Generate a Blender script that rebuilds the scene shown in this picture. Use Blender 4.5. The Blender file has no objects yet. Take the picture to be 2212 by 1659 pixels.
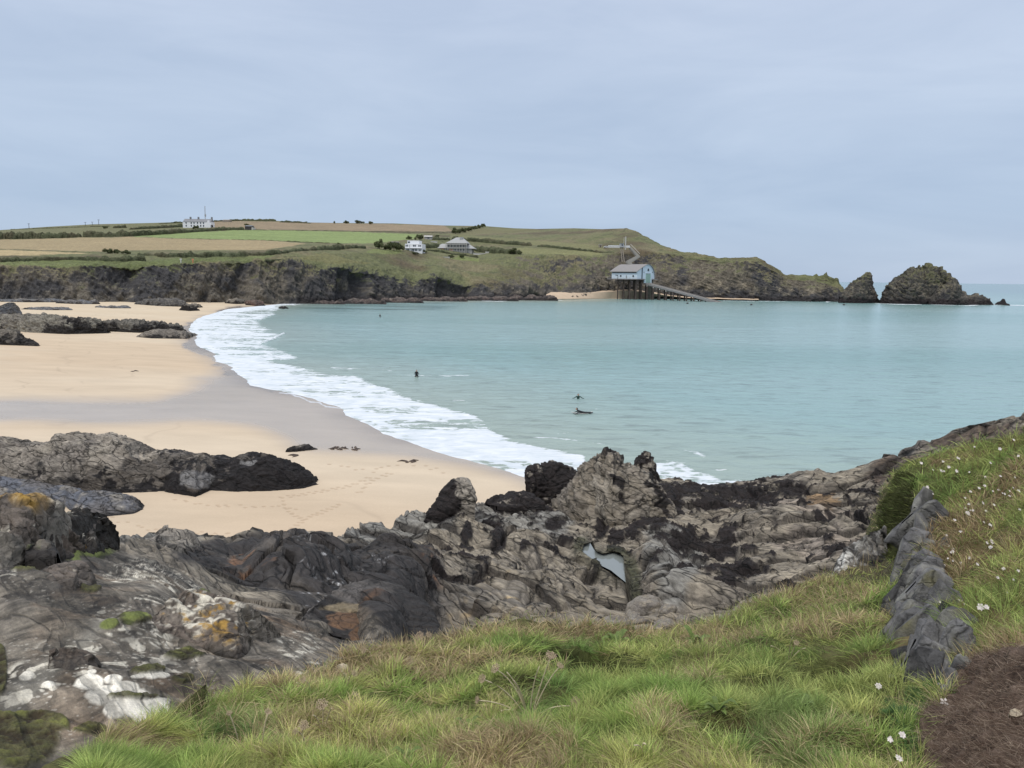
import bpy, math, random
import numpy as np
R = math.radians
rng = np.random.default_rng(7); random.seed(7)
S = bpy.context.scene
# ------------------------------------------------------------------ camera
H = 14.0; W0, H0 = 2212.0, 1659.0; F = 1661.7
PITCH = math.atan(230/F); ROLL = math.atan(0.0126)
fw = np.array([0, math.cos(PITCH), -math.sin(PITCH)])
r0 = np.array([1.0, 0, 0]); u0 = np.array([0, math.sin(PITCH), math.cos(PITCH)])
rt = math.cos(ROLL)*r0 + math.sin(ROLL)*u0; up = math.cos(ROLL)*u0 - math.sin(ROLL)*r0
from mathutils import Matrix, Vector
cam = bpy.data.cameras.new('camera'); co = bpy.data.objects.new('camera', cam); S.collection.objects.link(co)
cam.sensor_width = 36; cam.lens = F/W0*36; cam.clip_start = .1; cam.clip_end = 60000
M = Matrix.Identity(4)
for i in range(3):
    M[i][0] = rt[i]; M[i][1] = up[i]; M[i][2] = -fw[i]
M[2][3] = H; co.matrix_world = M; S.camera = co
# ------------------------------------------------------------------ light
SUN_EL, SUN_AZ = 55, 215
w = bpy.data.worlds.new('World'); S.world = w; w.use_nodes = True
nt = w.node_tree; nt.nodes.clear(); N = nt.nodes.new; Lk = nt.links.new
out = N('ShaderNodeOutputWorld'); bg = N('ShaderNodeBackground'); Lk(bg.outputs[0], out.inputs[0])
tc = N('ShaderNodeTexCoord'); sp = N('ShaderNodeSeparateXYZ'); Lk(tc.outputs['Generated'], sp.inputs[0])
rp = N('ShaderNodeValToRGB'); Lk(sp.outputs[2], rp.inputs[0])
el = rp.color_ramp.elements; el[0].position = 0; el[0].color = (.49, .595, .755, 1)
el[1].position = 1; el[1].color = (1.6, 1.6, 1.68, 1)
for p, c in ((.08, (.495, .615, .79)), (.2, (.54, .65, .82)), (.34, (.60, .695, .865)), (.6, (.98, 1.02, 1.12))):
    e = el.new(p); e.color = c + (1,)
mp = N('ShaderNodeMapping'); mp.inputs['Scale'].default_value = (1.2, 1.2, 6); Lk(tc.outputs['Generated'], mp.inputs[0])
nz = N('ShaderNodeTexNoise'); nz.inputs['Scale'].default_value = 2.3; nz.inputs['Detail'].default_value = 6
nz.inputs['Roughness'].default_value = .55; nz.inputs['Distortion'].default_value = .4; Lk(mp.outputs[0], nz.inputs[0])
cr = N('ShaderNodeValToRGB'); Lk(nz.outputs[0], cr.inputs[0])
cr.color_ramp.elements[0].position = .3; cr.color_ramp.elements[0].color = (.87, .89, .915, 1)
cr.color_ramp.elements[1].position = .68; cr.color_ramp.elements[1].color = (1.05, 1.035, 1.02, 1)
mx = N('ShaderNodeMix'); mx.data_type = 'RGBA'; mx.blend_type = 'MULTIPLY'; mx.inputs[0].default_value = 1
Lk(rp.outputs[0], mx.inputs[6]); Lk(cr.outputs[0], mx.inputs[7])
sky = N('ShaderNodeTexSky'); sky.sky_type = 'NISHITA'; sky.sun_disc = False
sky.sun_elevation = R(SUN_EL); sky.sun_rotation = R(SUN_AZ)
sm = N('ShaderNodeVectorMath'); sm.operation = 'SCALE'; sm.inputs[3].default_value = .09; Lk(sky.outputs[0], sm.inputs[0])
m2 = N('ShaderNodeMix'); m2.data_type = 'RGBA'; m2.inputs[0].default_value = .06
Lk(mx.outputs[2], m2.inputs[6]); Lk(sm.outputs[0], m2.inputs[7]); Lk(m2.outputs[2], bg.inputs[0]); bg.inputs[1].default_value = 1.0
sl = bpy.data.lights.new('sun', 'SUN'); sl.energy = 1.5; sl.angle = R(12); sl.color = (1, .96, .9)
so = bpy.data.objects.new('sun', sl); S.collection.objects.link(so)
az = R(SUN_AZ); sd = Vector((math.sin(az)*math.cos(R(SUN_EL)), math.cos(az)*math.cos(R(SUN_EL)), math.sin(R(SUN_EL))))
so.rotation_euler = sd.to_track_quat('Z', 'Y').to_euler()
S.view_settings.view_transform = 'Standard'; S.view_settings.look = 'None'; S.view_settings.gamma = 1
S.view_settings.exposure = 0.0
S.render.engine = 'CYCLES'; S.render.resolution_x = 1024; S.render.resolution_y = 768
# ------------------------------------------------------------------ geometry helpers (survey coordinates -> world)
def ray(x, y):
    x = np.asarray(x, float); y = np.asarray(y, float)
    return fw + rt*((x-W0/2)/F)[..., None] - up*((y-H0/2)/F)[..., None]
def U(x, y, Y):
    d = ray(x, y); s = np.asarray(Y, float)/d[..., 1]; p = d*s[..., None]; p[..., 2] += H; return p
def Uz(x, y, z):
    d = ray(x, y); s = (np.asarray(z, float)-H)/d[..., 2]; p = d*s[..., None]; p[..., 2] += H; return p
def proj(P):
    q = P - np.array([0, 0, H]); d = q@fw
    return W0/2 + q@rt/d*F, H0/2 - q@up/d*F
def ip(x, pts, k=1):
    a = np.array(pts, float); return np.interp(x, a[:, 0], a[:, k])
_r = np.random.default_rng(3); PERM = _r.permutation(256).astype(np.int32); VAL = _r.uniform(-1, 1, 256).astype(np.float32)
def vn(P):
    P = np.asarray(P, np.float32); i = np.floor(P).astype(np.int32); f = P-i; f = f*f*(3-2*f)
    X, Y, Z = i[..., 0], i[..., 1], i[..., 2]; o = 0
    for a in (0, 1):
        pa = PERM[(X+a) & 255]; wa = f[..., 0] if a else 1-f[..., 0]
        for b in (0, 1):
            pb = PERM[(pa+Y+b) & 255]; wb = wa*(f[..., 1] if b else 1-f[..., 1])
            for c in (0, 1):
                wc = wb*(f[..., 2] if c else 1-f[..., 2]); o = o + wc*VAL[PERM[(pb+Z+c) & 255]]
    return o
def fbm(P, sc=1., oc=4, g=.5):
    P = np.asarray(P)*sc; o = 0; a = 1; t = 0
    for k in range(oc): o = o+a*vn(P*(2.03**k)+17.3*k); t += a; a *= g
    return o/t*1.6
def ridge(P, sc=1., oc=4, g=.55):
    P = np.asarray(P)*sc; o = 0; a = 1; t = 0
    for k in range(oc): o = o+a*(1-2*np.abs(vn(P*(2.07**k)+9.1*k))); t += a; a *= g
    return o/t
def worley(x, y):
    ix = np.floor(x).astype(np.int32); iy = np.floor(y).astype(np.int32)
    f1 = np.full(x.shape, 9., np.float32); f2 = f1.copy(); cid = np.zeros(x.shape, np.float32)
    for a in (-1, 0, 1):
        for b in (-1, 0, 1):
            h = PERM[(PERM[(ix+a) & 255]+iy+b) & 255]; h2 = PERM[(h+57) & 255]
            d = np.hypot(ix+a+h/256.-x, iy+b+h2/256.-y)
            n = d < f1; f2 = np.where(n, f1, np.minimum(f2, d)); cid = np.where(n, VAL[h], cid); f1 = np.where(n, d, f1)
    return f1, f2, cid
def inpoly(x, y, poly):
    c = np.zeros(np.shape(x), bool); n = len(poly)
    for i in range(n):
        x1, y1 = poly[i]; x2, y2 = poly[(i+1) % n]
        if y1 == y2: continue
        t = ((y1 > y) != (y2 > y)) & (x < (x2-x1)*(y-y1)/(y2-y1)+x1); c ^= t
    return c
def ell(x, y, lst, nz=0):
    m = np.zeros(np.shape(x))
    for cx, cy, rx, ry in lst:
        m = np.maximum(m, 1.35-np.hypot((x-cx)/rx, (y-cy)/ry))
    return np.clip((m+nz-.35)*4+.5, 0, 1)*np.clip(m*5, 0, 1)
def rbf(ctrl):
    c = np.array(ctrl, float); X = c[:, :2]/300; v = np.log(c[:, 2])
    d = np.sqrt((X[:, None, 0]-X[None, :, 0])**2+(X[:, None, 1]-X[None, :, 1])**2+.0225)
    n = len(c); A = np.zeros((n+3, n+3)); A[:n, :n] = d; A[:n, n:] = np.c_[np.ones(n), X]; A[n:, :n] = A[:n, n:].T
    wt = np.linalg.solve(A, np.r_[v, 0, 0, 0])
    def f(x, y):
        x = np.asarray(x)/300; y = np.asarray(y)/300; o = wt[n]+wt[n+1]*x+wt[n+2]*y
        for k in range(n): o = o+wt[k]*np.sqrt((x-X[k, 0])**2+(y-X[k, 1])**2+.0225)
        return np.exp(o)
    return f
def lerp(a, b, t): return a+(b-a)*t
def mixc(c, d, m): return c*(1-m[..., None])+np.asarray(d)*m[..., None]
# ------------------------------------------------------------------ mesh helpers
COL = S.collection
def link(me, name, mat, parent=None):
    o = bpy.data.objects.new(name, me)
    if mat: me.materials.append(mat)
    COL.objects.link(o); o.parent = parent; return o
def mesh(name, V, Fc, mat, col=None, parent=None, smooth=True, extra=None):
    """Fc: list of face index arrays (all n-gons of the same size per array)"""
    me = bpy.data.meshes.new(name); V = np.ascontiguousarray(V, np.float32).reshape(-1, 3)
    if isinstance(Fc, np.ndarray): Fc = [Fc]
    me.vertices.add(len(V)); me.vertices.foreach_set('co', V.ravel())
    idx = np.concatenate([f.ravel() for f in Fc]).astype(np.int32)
    sz = np.concatenate([np.full(len(f), f.shape[1]) for f in Fc]); st = np.r_[0, np.cumsum(sz)[:-1]].astype(np.int32)
    me.loops.add(len(idx)); me.loops.foreach_set('vertex_index', idx)
    me.polygons.add(len(sz)); me.polygons.foreach_set('loop_start', st)
    me.polygons.foreach_set('use_smooth', np.full(len(sz), smooth))
    if col is not None:
        c = np.ones((len(V), 4), np.float32); c[:, :3] = np.asarray(col).reshape(-1, 3)
        me.color_attributes.new('Col', 'FLOAT_COLOR', 'POINT').data.foreach_set('color', c.ravel())
    for k, v in (extra or {}).items():
        me.attributes.new(k, 'FLOAT', 'POINT').data.foreach_set('value', np.ascontiguousarray(v, np.float32).ravel())
    me.update(calc_edges=True); me.validate()
    return link(me, name, mat, parent)
def gridF(m, n):
    i = np.arange(m-1)[:, None]*n+np.arange(n-1)[None]; i = i.ravel(); return np.c_[i, i+1, i+n+1, i+n]
def gnorm(G):
    a = np.gradient(G, axis=0); b = np.gradient(G, axis=1); n = np.cross(b, a); l = np.linalg.norm(n, axis=2, keepdims=True); return n/np.maximum(l, 1e-9)
def rows_loft(rows, seg, smooth=2):
    out = []
    for k in range(len(rows)-1):
        t = np.linspace(0, 1, seg[k]+1)[:-1][:, None, None]; out.append(rows[k][None]*(1-t)+rows[k+1][None]*t)
    out.append(rows[-1][None]); return np.concatenate(out)
def T(o, label=None, cat=None, group=None, kind=None):
    if label: o['label'] = label
    if cat: o['category'] = cat
    if group: o['group'] = group
    if kind: o['kind'] = kind
    return o
def empty(name, loc, rz=0):
    o = bpy.data.objects.new(name, None); COL.objects.link(o); o.location = loc; o.rotation_euler.z = rz; o.empty_display_size = .2; return o
class MB:
    def __init__(s): s.v = []; s.f = []
    def box(s, x0, x1, y0, y1, z0, z1):
        b = len(s.v); s.v += [(x, y, z) for z in (z0, z1) for y in (y0, y1) for x in (x0, x1)]
        s.f += [[b+i for i in q] for q in ((0, 2, 3, 1), (4, 5, 7, 6), (0, 1, 5, 4), (2, 6, 7, 3), (0, 4, 6, 2), (1, 3, 7, 5))]; return s
    def prism(s, pts, ax, a, b):
        """polygon pts in the two other axes extruded along ax from a to b"""
        n = len(pts); k = len(s.v)
        for q in (a, b):
            for p in pts:
                l = list(p); l.insert(ax, q); s.v.append(tuple(l))
        s.f += [list(range(k, k+n))[::-1], list(range(k+n, k+2*n))]
        s.f += [[k+i, k+(i+1) % n, k+n+(i+1) % n, k+n+i] for i in range(n)]; return s
    def tube(s, pts, rad, n=6):
        k = len(s.v); pts = [Vector(p) for p in pts]; m = len(pts)
        if not hasattr(rad, '__len__'): rad = [rad]*m
        for i, p in enumerate(pts):
            d = (pts[min(i+1, m-1)]-pts[max(i-1, 0)]).normalized(); a = d.orthogonal().normalized(); b = d.cross(a)
            for j in range(n):
                t = 2*math.pi*j/n; s.v.append(tuple(p+(a*math.cos(t)+b*math.sin(t))*rad[i]))
        for i in range(m-1):
            for j in range(n): s.f.append([k+i*n+j, k+i*n+(j+1) % n, k+(i+1)*n+(j+1) % n, k+(i+1)*n+j])
        s.f += [list(range(k, k+n))[::-1], list(range(k+(m-1)*n, k+m*n))]; return s
    def disc(s, c, nrm, r, th, n=20):
        c = Vector(c); nrm = Vector(nrm).normalized(); return s.tube([c-nrm*th/2, c+nrm*th/2], r, n)
    def build(s, name, mat, parent=None, smooth=False):
        me = bpy.data.meshes.new(name); me.from_pydata(s.v, [], s.f); me.update()
        if smooth: me.polygons.foreach_set('use_smooth', [True]*len(me.polygons))
        return link(me, name, mat, parent)
# ------------------------------------------------------------------ materials
class NT:
    def __init__(s, name):
        s.m = bpy.data.materials.new(name); s.m.use_nodes = True; s.t = s.m.node_tree; s.b = s.t.nodes['Principled BSDF']
        s.b.inputs['Specular IOR Level'].default_value = .3
        s.tc = s.t.nodes.new('ShaderNodeTexCoord').outputs['Object']
    def n(s, typ, **k):
        o = s.t.nodes.new('ShaderNode'+typ)
        for a, b in k.items():
            if a.startswith('i_'): s.setin(o, a[2:].replace('_', ' '), b)
            else: setattr(o, a, b)
        return o
    def setin(s, o, key, v):
        i = o.inputs[int(key)] if key.isdigit() else o.inputs[key]
        if isinstance(v, bpy.types.NodeSocket): s.t.links.new(v, i)
        else: i.default_value = v
    def noise(s, sc, det=5, ro=.55, dis=0, vec=None): return s.n('TexNoise', i_Vector=vec or s.tc, i_Scale=sc, i_Detail=det, i_Roughness=ro, i_Distortion=dis).outputs[0]
    def map(s, scale, rot=(0, 0, 0), vec=None): return s.n('Mapping', i_Vector=vec or s.tc, i_Scale=scale, i_Rotation=rot).outputs[0]
    def rng(s, v, a, b, c=0., d=1.): return s.n('MapRange', i_Value=v, i_1=a, i_2=b, i_3=c, i_4=d).outputs[0]
    def math(s, op, a, b=0.): return s.n('Math', operation=op, i_0=a, i_1=b).outputs[0]
    def mix(s, f, a, b, bt='MIX'): return s.n('Mix', data_type='RGBA', blend_type=bt, i_0=f, i_6=a, i_7=b).outputs[2]
    def bump(s, h, st=.5, dist=.1, nrm=None):
        o = s.n('Bump', i_Height=h, i_Strength=st, i_Distance=dist)
        if nrm: s.setin(o, 'Normal', nrm)
        return o.outputs[0]
    def set(s, **k):
        for a, b in k.items(): s.setin(s.b, a.replace('_', ' '), b)
        return s.m
    def col(s, name='Col'): return s.n('Attribute', attribute_name=name)
def m_plain(name, c, rough=.7, nsc=3, amt=.25, metal=0):
    t = NT(name); n = t.noise(nsc); k = t.rng(n, .3, .7, 1-amt, 1+amt)
    c4 = tuple(c)+(1,); kk = t.n('CombineColor', i_0=k, i_1=k, i_2=k).outputs[0]
    return t.set(Base_Color=t.mix(1., c4, kk, 'MULTIPLY'), Roughness=rough, Metallic=metal, Normal=t.bump(n, .2, .02))
def m_rock(name, sc=1., crack=1., rough=.8, bump=.6, an=(1, 1, 1), rot=(0, 0, 0), cw=.035, crk=.35, grain=1., spec=.3, soft=None):
    t = NT(name); a = t.col().outputs['Color']
    v = t.map((1, 1, 1), rot)
    if tuple(an) != (1, 1, 1): v = t.map(an, (0, 0, 0), v)
    w1 = t.n('TexNoise', i_Vector=v, i_Scale=1.3*sc, i_Detail=4).outputs[1]
    vv = t.n('Mix', data_type='VECTOR', i_0=.55/sc, i_4=v, i_5=w1)
    vv = t.n('VectorMath', operation='ADD', i_0=v, i_1=t.n('VectorMath', operation='SCALE', i_0=w1, i_3=.9/sc).outputs[0]).outputs[0]
    vo = t.n('TexVoronoi', feature='DISTANCE_TO_EDGE', i_Vector=vv, i_Scale=.9*sc*crack).outputs[0]
    vo2 = t.n('TexVoronoi', feature='DISTANCE_TO_EDGE', i_Vector=vv, i_Scale=2.9*sc*crack).outputs[0]
    ck = t.rng(vo, 0, cw, 0, 1); ck2 = t.rng(vo2, 0, cw*1.6, .45, 1)
    lm = t.rng(t.noise(.8*sc, 3, vec=v), .42, .6, 0, 1); ck2 = t.math('MAXIMUM', ck2, lm)
    ckk = t.math('MULTIPLY', ck, ck2)
    if soft: ckk = t.math('MAXIMUM', ckk, t.math('MULTIPLY', t.n('Attribute', attribute_name=soft).outputs['Fac'], .5))
    n1 = t.noise(5*sc, 10, .68, vec=v); n2 = t.noise(1.1*sc, 6, .6, vec=v); n3 = t.noise(34*sc, 6, .7)
    k = t.math('MULTIPLY', t.rng(n1, .3, .7, 1-.4*grain, 1+.4*grain), t.rng(n2, .3, .7, .72, 1.28)); k = t.math('MULTIPLY', k, t.rng(n3, .3, .7, .78, 1.22))
    k = t.math('MULTIPLY', k, t.rng(ckk, 0, 1, crk, 1))
    kk = t.n('CombineColor', i_0=k, i_1=k, i_2=k).outputs[0]
    b1 = t.bump(ckk, .7*bump, .07/sc); b2 = t.bump(n1, bump, .075/sc, b1); b3 = t.bump(n3, bump*.8, .012/sc, b2)
    return t.set(Base_Color=t.mix(1., a, kk, 'MULTIPLY'), Roughness=rough, Normal=b3, Specular_IOR_Level=spec)
def m_col(name, sc=1, rough=.9, amt=.3, bump=.4, bd=.1, trans=0, det=6):
    t = NT(name); a = t.col().outputs['Color']; n = t.noise(sc, det, .65); k = t.rng(n, .3, .7, 1-amt, 1+amt)
    kk = t.n('CombineColor', i_0=k, i_1=k, i_2=k).outputs[0]
    return t.set(Base_Color=t.mix(1., a, kk, 'MULTIPLY'), Roughness=rough, Normal=t.bump(n, bump, bd), Specular_IOR_Level=.15)
def softpoly(x, y, poly, rx=8, ry=3, n=10):
    o = np.zeros(np.shape(x)); g = np.random.default_rng(1)
    for k in range(n):
        a = 2.4*k; q = math.sqrt((k+.5)/n); o += inpoly(x+math.cos(a)*q*rx, y+math.sin(a)*q*ry, poly)
    return o/n
# ------------------------------------------------------------------ sand + sea
SHORE = [(700, 652), (610, 657), (560, 662), (500, 668), (455, 681), (430, 692), (417, 713), (438, 722), (434, 735), (446, 751), (474, 760), (480, 771), (486, 781), (512, 788), (530, 805), (547, 818), (562, 832), (600, 840), (640, 848), (700, 860), (758, 880), (776, 897), (812, 914), (850, 933), (925, 957), (1010, 983), (1080, 1003), (1150, 1022), (1215, 1043)]
sh = Uz(*np.array(SHORE).T, 0)[:, :2]; sh = np.r_[[[sh[0, 0]+150, sh[0, 1]+90]], sh, [[12, 42]], [[25, 36]], [[60, 30]]]
LAND = [tuple(p) for p in sh]+[(60, -50), (-900, -50), (-900, 700)]
def shore_d(X, Y):
    d = np.full(np.shape(X), 1e9)
    for i in range(len(sh)-1):
        a, b = sh[i], sh[i+1]; e = b-a; t = np.clip(((X-a[0])*e[0]+(Y-a[1])*e[1])/(e@e), 0, 1)
        d = np.minimum(d, np.hypot(X-a[0]-t*e[0], Y-a[1]-t*e[1]))
    return np.where(inpoly(X, Y, LAND), d, -d)
def sandz(X, Y):
    d = shore_d(X, Y); P = np.stack([X, Y, X*0], -1)
    return np.where(d > 0, 2.6*(1-np.exp(-np.maximum(d, 0)/55)), np.maximum(.045*d, -1.5))+.05*fbm(P, .06, 2)*np.clip(d/15, 0, 1)
def Us(x, y):
    z = 1.0
    for k in range(6):
        P = Uz(x, y, z); z = sandz(P[..., 0], P[..., 1])
    return P
WET = [(620, 652), (540, 664), (470, 678), (425, 690), (398, 715), (400, 742), (438, 772), (472, 795), (470, 812), (420, 825), (372, 850), (330, 862), (0, 860), (-400, 858), (-400, 918), (0, 915), (200, 918), (420, 912), (540, 922), (600, 946), (640, 975), (760, 980), (860, 986), (1000, 1008), (1100, 1035), (1165, 1062), (1300, 1070), (1300, 600)]
tx = np.r_[np.linspace(-1.7, -.95, 70)[:-1], np.linspace(-.95, .14, 1000)][None, :]; iy = np.linspace(1/27., 1/430., 760)[:, None]
Y = (1/iy)+tx*0; X = tx*Y; Z = sandz(X, Y); G = np.stack([X, Y, Z], -1); px, py = proj(G)
wob = fbm(np.stack([X, Y, Z], -1), .12, 3)
wet = softpoly(px+wob*14, py+wob*5, WET, 40, 13, 34); dm = shore_d(X, Y)
fin = fbm(np.stack([px*.018, py*.11, px*0], -1), 1., 4); fringe = softpoly(px+fin*26, py+fin*3, [(640, 650), (560, 655), (490, 668), (440, 684), (392, 702), (384, 716), (392, 740), (398, 752), (432, 772), (470, 796), (520, 830), (600, 850), (620, 760), (500, 700), (620, 660)], 5, 2, 10)
wet = np.maximum(wet, fringe*.95)
# footprints: little dents, tinted darker than the sand around them
fp = np.zeros(X.shape)
def track(pts, n, jit=.5):
    a = np.array(pts, float); L = np.r_[0, np.cumsum(np.hypot(*np.diff(a, axis=0).T))]; s = np.linspace(0, L[-1], n)
    return [(np.interp(q, L, a[:, 0])+random.gauss(0, 3*jit), np.interp(q, L, a[:, 1])+(1.6 if i % 2 else -1.6)+random.gauss(0, 1*jit)) for i, q in enumerate(s)]
FP = track([(612, 1083), (618, 1100), (640, 1115), (655, 1121)], 14)+track([(590, 1165), (640, 1135), (665, 1118), (700, 1105), (735, 1088)], 30)+track([(605, 1075), (700, 1060), (760, 1048), (800, 1030)], 26)+track([(380, 1080), (460, 1092), (560, 1094), (640, 1098)], 20, 1.2)+track([(240, 1118), (300, 1140), (420, 1152), (520, 1150)], 18, 1.5)+track([(90, 1094), (130, 1112), (200, 1122)], 8, 1.5)+track([(720, 1003), (800, 1016), (880, 1000), (960, 1018)], 16, 1.5)+track([(775, 1065), (800, 1040), (845, 1022)], 14)
for fx, fy in FP: fp = np.maximum(fp, np.clip(1.4-((px-fx)/5)**2-((py-fy)/1.5)**2, 0, 1))
G[..., 2] -= fp*.03
drift = fbm(np.stack([X*.5+Y*.1, Y, Z], -1), .05, 3)
c = np.broadcast_to(np.array([.505, .40, .285]), G.shape).copy(); c = mixc(c, (.55, .46, .345), np.clip(.5+drift, 0, 1))
far = np.clip((Y-90)/160, 0, 1); c = mixc(c, (.55, .46, .33), far*.6)
c = mixc(c, (.40, .335, .265), wet*.93); c = mixc(c, (.20, .16, .13), np.clip(1-np.abs(dm-1.2)/3.5, 0, 1)*wet*.6*np.clip(.7+wob, 0, 1)); c = mixc(c, (.235, .20, .165), fringe*np.clip(.55+fin*1.5, 0, 1)*.8); c = mixc(c, (.34, .25, .17), fp*.5)
lnp = [(606, 849), (625, 851), (640, 856), (655, 859), (672, 868), (690, 870), (705, 877), (730, 881), (769, 889), (812, 894)]; ln = np.zeros(px.shape); wv_ = 2.2*fbm(np.stack([px*.05, py*.2, px*0], -1), 1., 3)
for (x1, y1), (x2, y2) in zip(lnp[:-1], lnp[1:]): tt = np.clip((px-x1)/(x2-x1), 0, 1); ln = np.maximum(ln, np.clip(1.5-np.hypot((px-x1-tt*(x2-x1))/3, (py-y1-tt*(y2-y1)-wv_))/1.1, 0, 1))
c = mixc(c, (.72, .74, .76), ln*.9)
for d0, am in ((17, .22), (26, .30), (37, .18), (52, .15)): c = mixc(c, (.30, .24, .18), np.clip(1-np.abs(dm-d0-wob*5-drift*5)/.45, 0, 1)*am*np.clip(.6+2*fbm(G+d0, .25, 3), 0, 1))
t = NT('sand'); a = t.col(); wt = t.n('Attribute', attribute_name='wet').outputs['Fac']
n1 = t.noise(9, 8, .7); n2 = t.noise(.35, 5, .6, vec=t.map((.4, 1, 1), (0, 0, .5))); k = t.math('MULTIPLY', t.rng(n1, .3, .7, .95, 1.05), t.rng(n2, .3, .7, .93, 1.07))
kk = t.n('CombineColor', i_0=k, i_1=k, i_2=k).outputs[0]
t.set(Base_Color=t.mix(1., a.outputs['Color'], kk, 'MULTIPLY'), Roughness=t.rng(wt, .1, 1, .9, .2), Specular_IOR_Level=t.rng(wt, .1, 1, .1, .32), Normal=t.bump(n1, .25, .03))
T(mesh('sand', G, gridF(*X.shape), t.m, c, extra={'wet': wet}), kind='structure')
# cove beach below the boathouse
xs = np.linspace(1180, 1640, 300)
yb = ip(xs, [(1180, 650), (1320, 648), (1450, 648), (1540, 650), (1640, 651)])
rows = [Uz(xs, yb, -.8+0*xs), Uz(xs, yb-3.6, .35+0*xs), U(xs, ip(xs, [(1180, 636), (1320, 630), (1360, 628), (1413, 634), (1445, 639), (1480, 643), (1520, 645), (1640, 648)]), ip(xs, [(1180, 510), (1330, 548), (1440, 556), (1520, 545), (1640, 535)]))]
rows.append(rows[-1]+np.array([6, 25, 2.]))
G = rows_loft(rows, [12, 30, 10]); G[..., 2] += .12*fbm(G, .2, 3)
T(mesh('sand', G, gridF(*G.shape[:2]), bpy.data.materials['sand'], np.broadcast_to(np.array([.50, .39, .28]), G.shape), extra={'wet': np.clip((.5-G[..., 2])*1.5, 0, 1)}), kind='structure')
# sea
FOAM = [(640, 652), (700, 655), (640, 660), (600, 668), (585, 684), (560, 700), (590, 716), (613, 723), (570, 742), (613, 755), (661, 777), (588, 784), (677, 800), (773, 813), (853, 845), (888, 861), (959, 880), (1029, 898), (1052, 915), (1071, 938), (1120, 955), (1187, 972), (1271, 988), (1300, 1075), (1100, 1075), (1000, 1010), (850, 960), (600, 870), (460, 810), (380, 760), (380, 680), (480, 655)]
FOAM2 = [(1370, 985), (1417, 998), (1450, 996), (1484, 1001), (1506, 1018), (1565, 1034), (1640, 1038), (1700, 1020), (1735, 1016), (1700, 1060), (1500, 1100), (1380, 1080)]
tx = np.r_[np.linspace(-.75, 1.0, 1150), np.linspace(1.0, 2.4, 70)[1:]][None, :]; iy = np.r_[np.linspace(1/9., 1/26., 14)[:-1], np.linspace(1/26., 1/700., 900), np.linspace(1/700., 1/40000., 60)[1:]][:, None]
Y = (1/iy)+tx*0; X = tx*Y; P0 = np.stack([X, Y, X*0], -1); px, py = proj(P0)
dm = shore_d(X, Y); near = np.clip(300/Y, 0, 1)
wx = fbm(P0, .05, 3)
f1 = softpoly(px+wx*10, py+wx*4, FOAM, 14, 6, 20); f2 = softpoly(px, py, FOAM2, 12, 6, 14)
lay = fbm(P0*np.array([.6, 1.6, 1])+3, .16, 4)
edge = np.clip(1-np.abs(dm+.4)/1.6, 0, 1)*(py > 662)
foam = np.clip(f1*(.56+.50*lay+.25*np.clip(1+dm/14, 0, 1)), 0, 1); foam = np.maximum(foam, f2*(.72+.35*lay)); foam = np.maximum(foam, edge*.95)
def line(pts, wdt, amp, brk=.5):
    m = np.zeros(px.shape)
    for (x1, y1), (x2, y2) in zip(pts[:-1], pts[1:]):
        ex, ey = x2-x1, y2-y1; tt = np.clip(((px-x1)*ex+(py-y1)*ey*6)/(ex*ex+ey*ey*6), 0, 1)
        m = np.maximum(m, np.clip(1-np.hypot((px-x1-tt*ex)/wdt/2.5, (py-y1-tt*ey)/wdt), 0, 1))
    return m*amp*np.clip(.75+brk*lay*1.6, 0, 1)
hump = line([(470, 702), (515, 697), (545, 690), (590, 681)], 4.5, 1., .2)+line([(568, 742), (590, 734), (613, 722)], 2.6, 1, .2)
for pts, wd, am in [([(560, 700), (600, 690), (660, 682)], 3, .35), ([(613, 755), (680, 756), (720, 757)], 3, .42), ([(720, 795), (830, 800), (900, 812), (1010, 812)], 6, .56), ([(888, 861), (940, 862), (1000, 866)], 5, .4),
    ([(1140, 905), (1210, 903), (1280, 905)], 5, .45), ([(1000, 868), (1060, 873), (1160, 862)], 4, .38), ([(1140, 880), (1220, 890), (1300, 884)], 4, .35), ([(1150, 945), (1230, 950), (1327, 962), (1400, 961), (1461, 968)], 4, .62), ([(1200, 938), (1330, 930), (1420, 934)], 4, .4),
    ([(1461, 968), (1500, 975), (1520, 990), (1530, 1000)], 9, .6), ([(1500, 1000), (1551, 1015), (1590, 1012), (1622, 1008)], 4, .7), ([(1560, 1003), (1640, 1007), (1700, 1015), (1745, 1008)], 5, .66), ([(1607, 1030), (1670, 1030), (1733, 1018)], 7, .8),
    ([(726, 656), (760, 655), (800, 654)], 2, .95), ([(860, 652), (900, 650), (920, 650)], 2, .95), ([(1040, 650), (1075, 651), (1100, 650)], 1.5, .9), ([(1190, 648), (1215, 649)], 2, .95), ([(1500, 649), (1600, 650.5), (1700, 651)], 1.2, .75), ([(1786, 652), (1806, 650), (1826, 653)], 2.2, .95),
    ([(1890, 655), (1930, 657), (1990, 658)], 1.6, .9), ([(2010, 658), (2090, 660), (2140, 658), (2212, 660), (2300, 661)], 2., .85), ([(2060, 658), (2150, 658)], 2.2, .95), ([(1950, 657), (1965, 655.5), (1975, 657)], 2, 1), ([(1905, 641), (1960, 639)], 1.4, .45), ([(1700, 649), (1790, 651)], 1.2, .6), ([(620, 655), (720, 656)], 1.6, .9)]:
    foam = np.maximum(foam, line(pts, wd, am))
foam = np.maximum(foam, np.clip(hump, 0, 1))
Zs = near*(.07*fbm(P0*np.array([.35, 1, 1]), .30, 3)+.05*fbm(P0*np.array([.5, 1, 1]), 1.1, 3)*np.clip(110/Y, 0, 1))*np.clip(-dm/6+.1, .1, 1)
Zs = Zs+np.clip(hump, 0, 1)*.55+foam*.05+.02
P0[..., 2] = Zs
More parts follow.
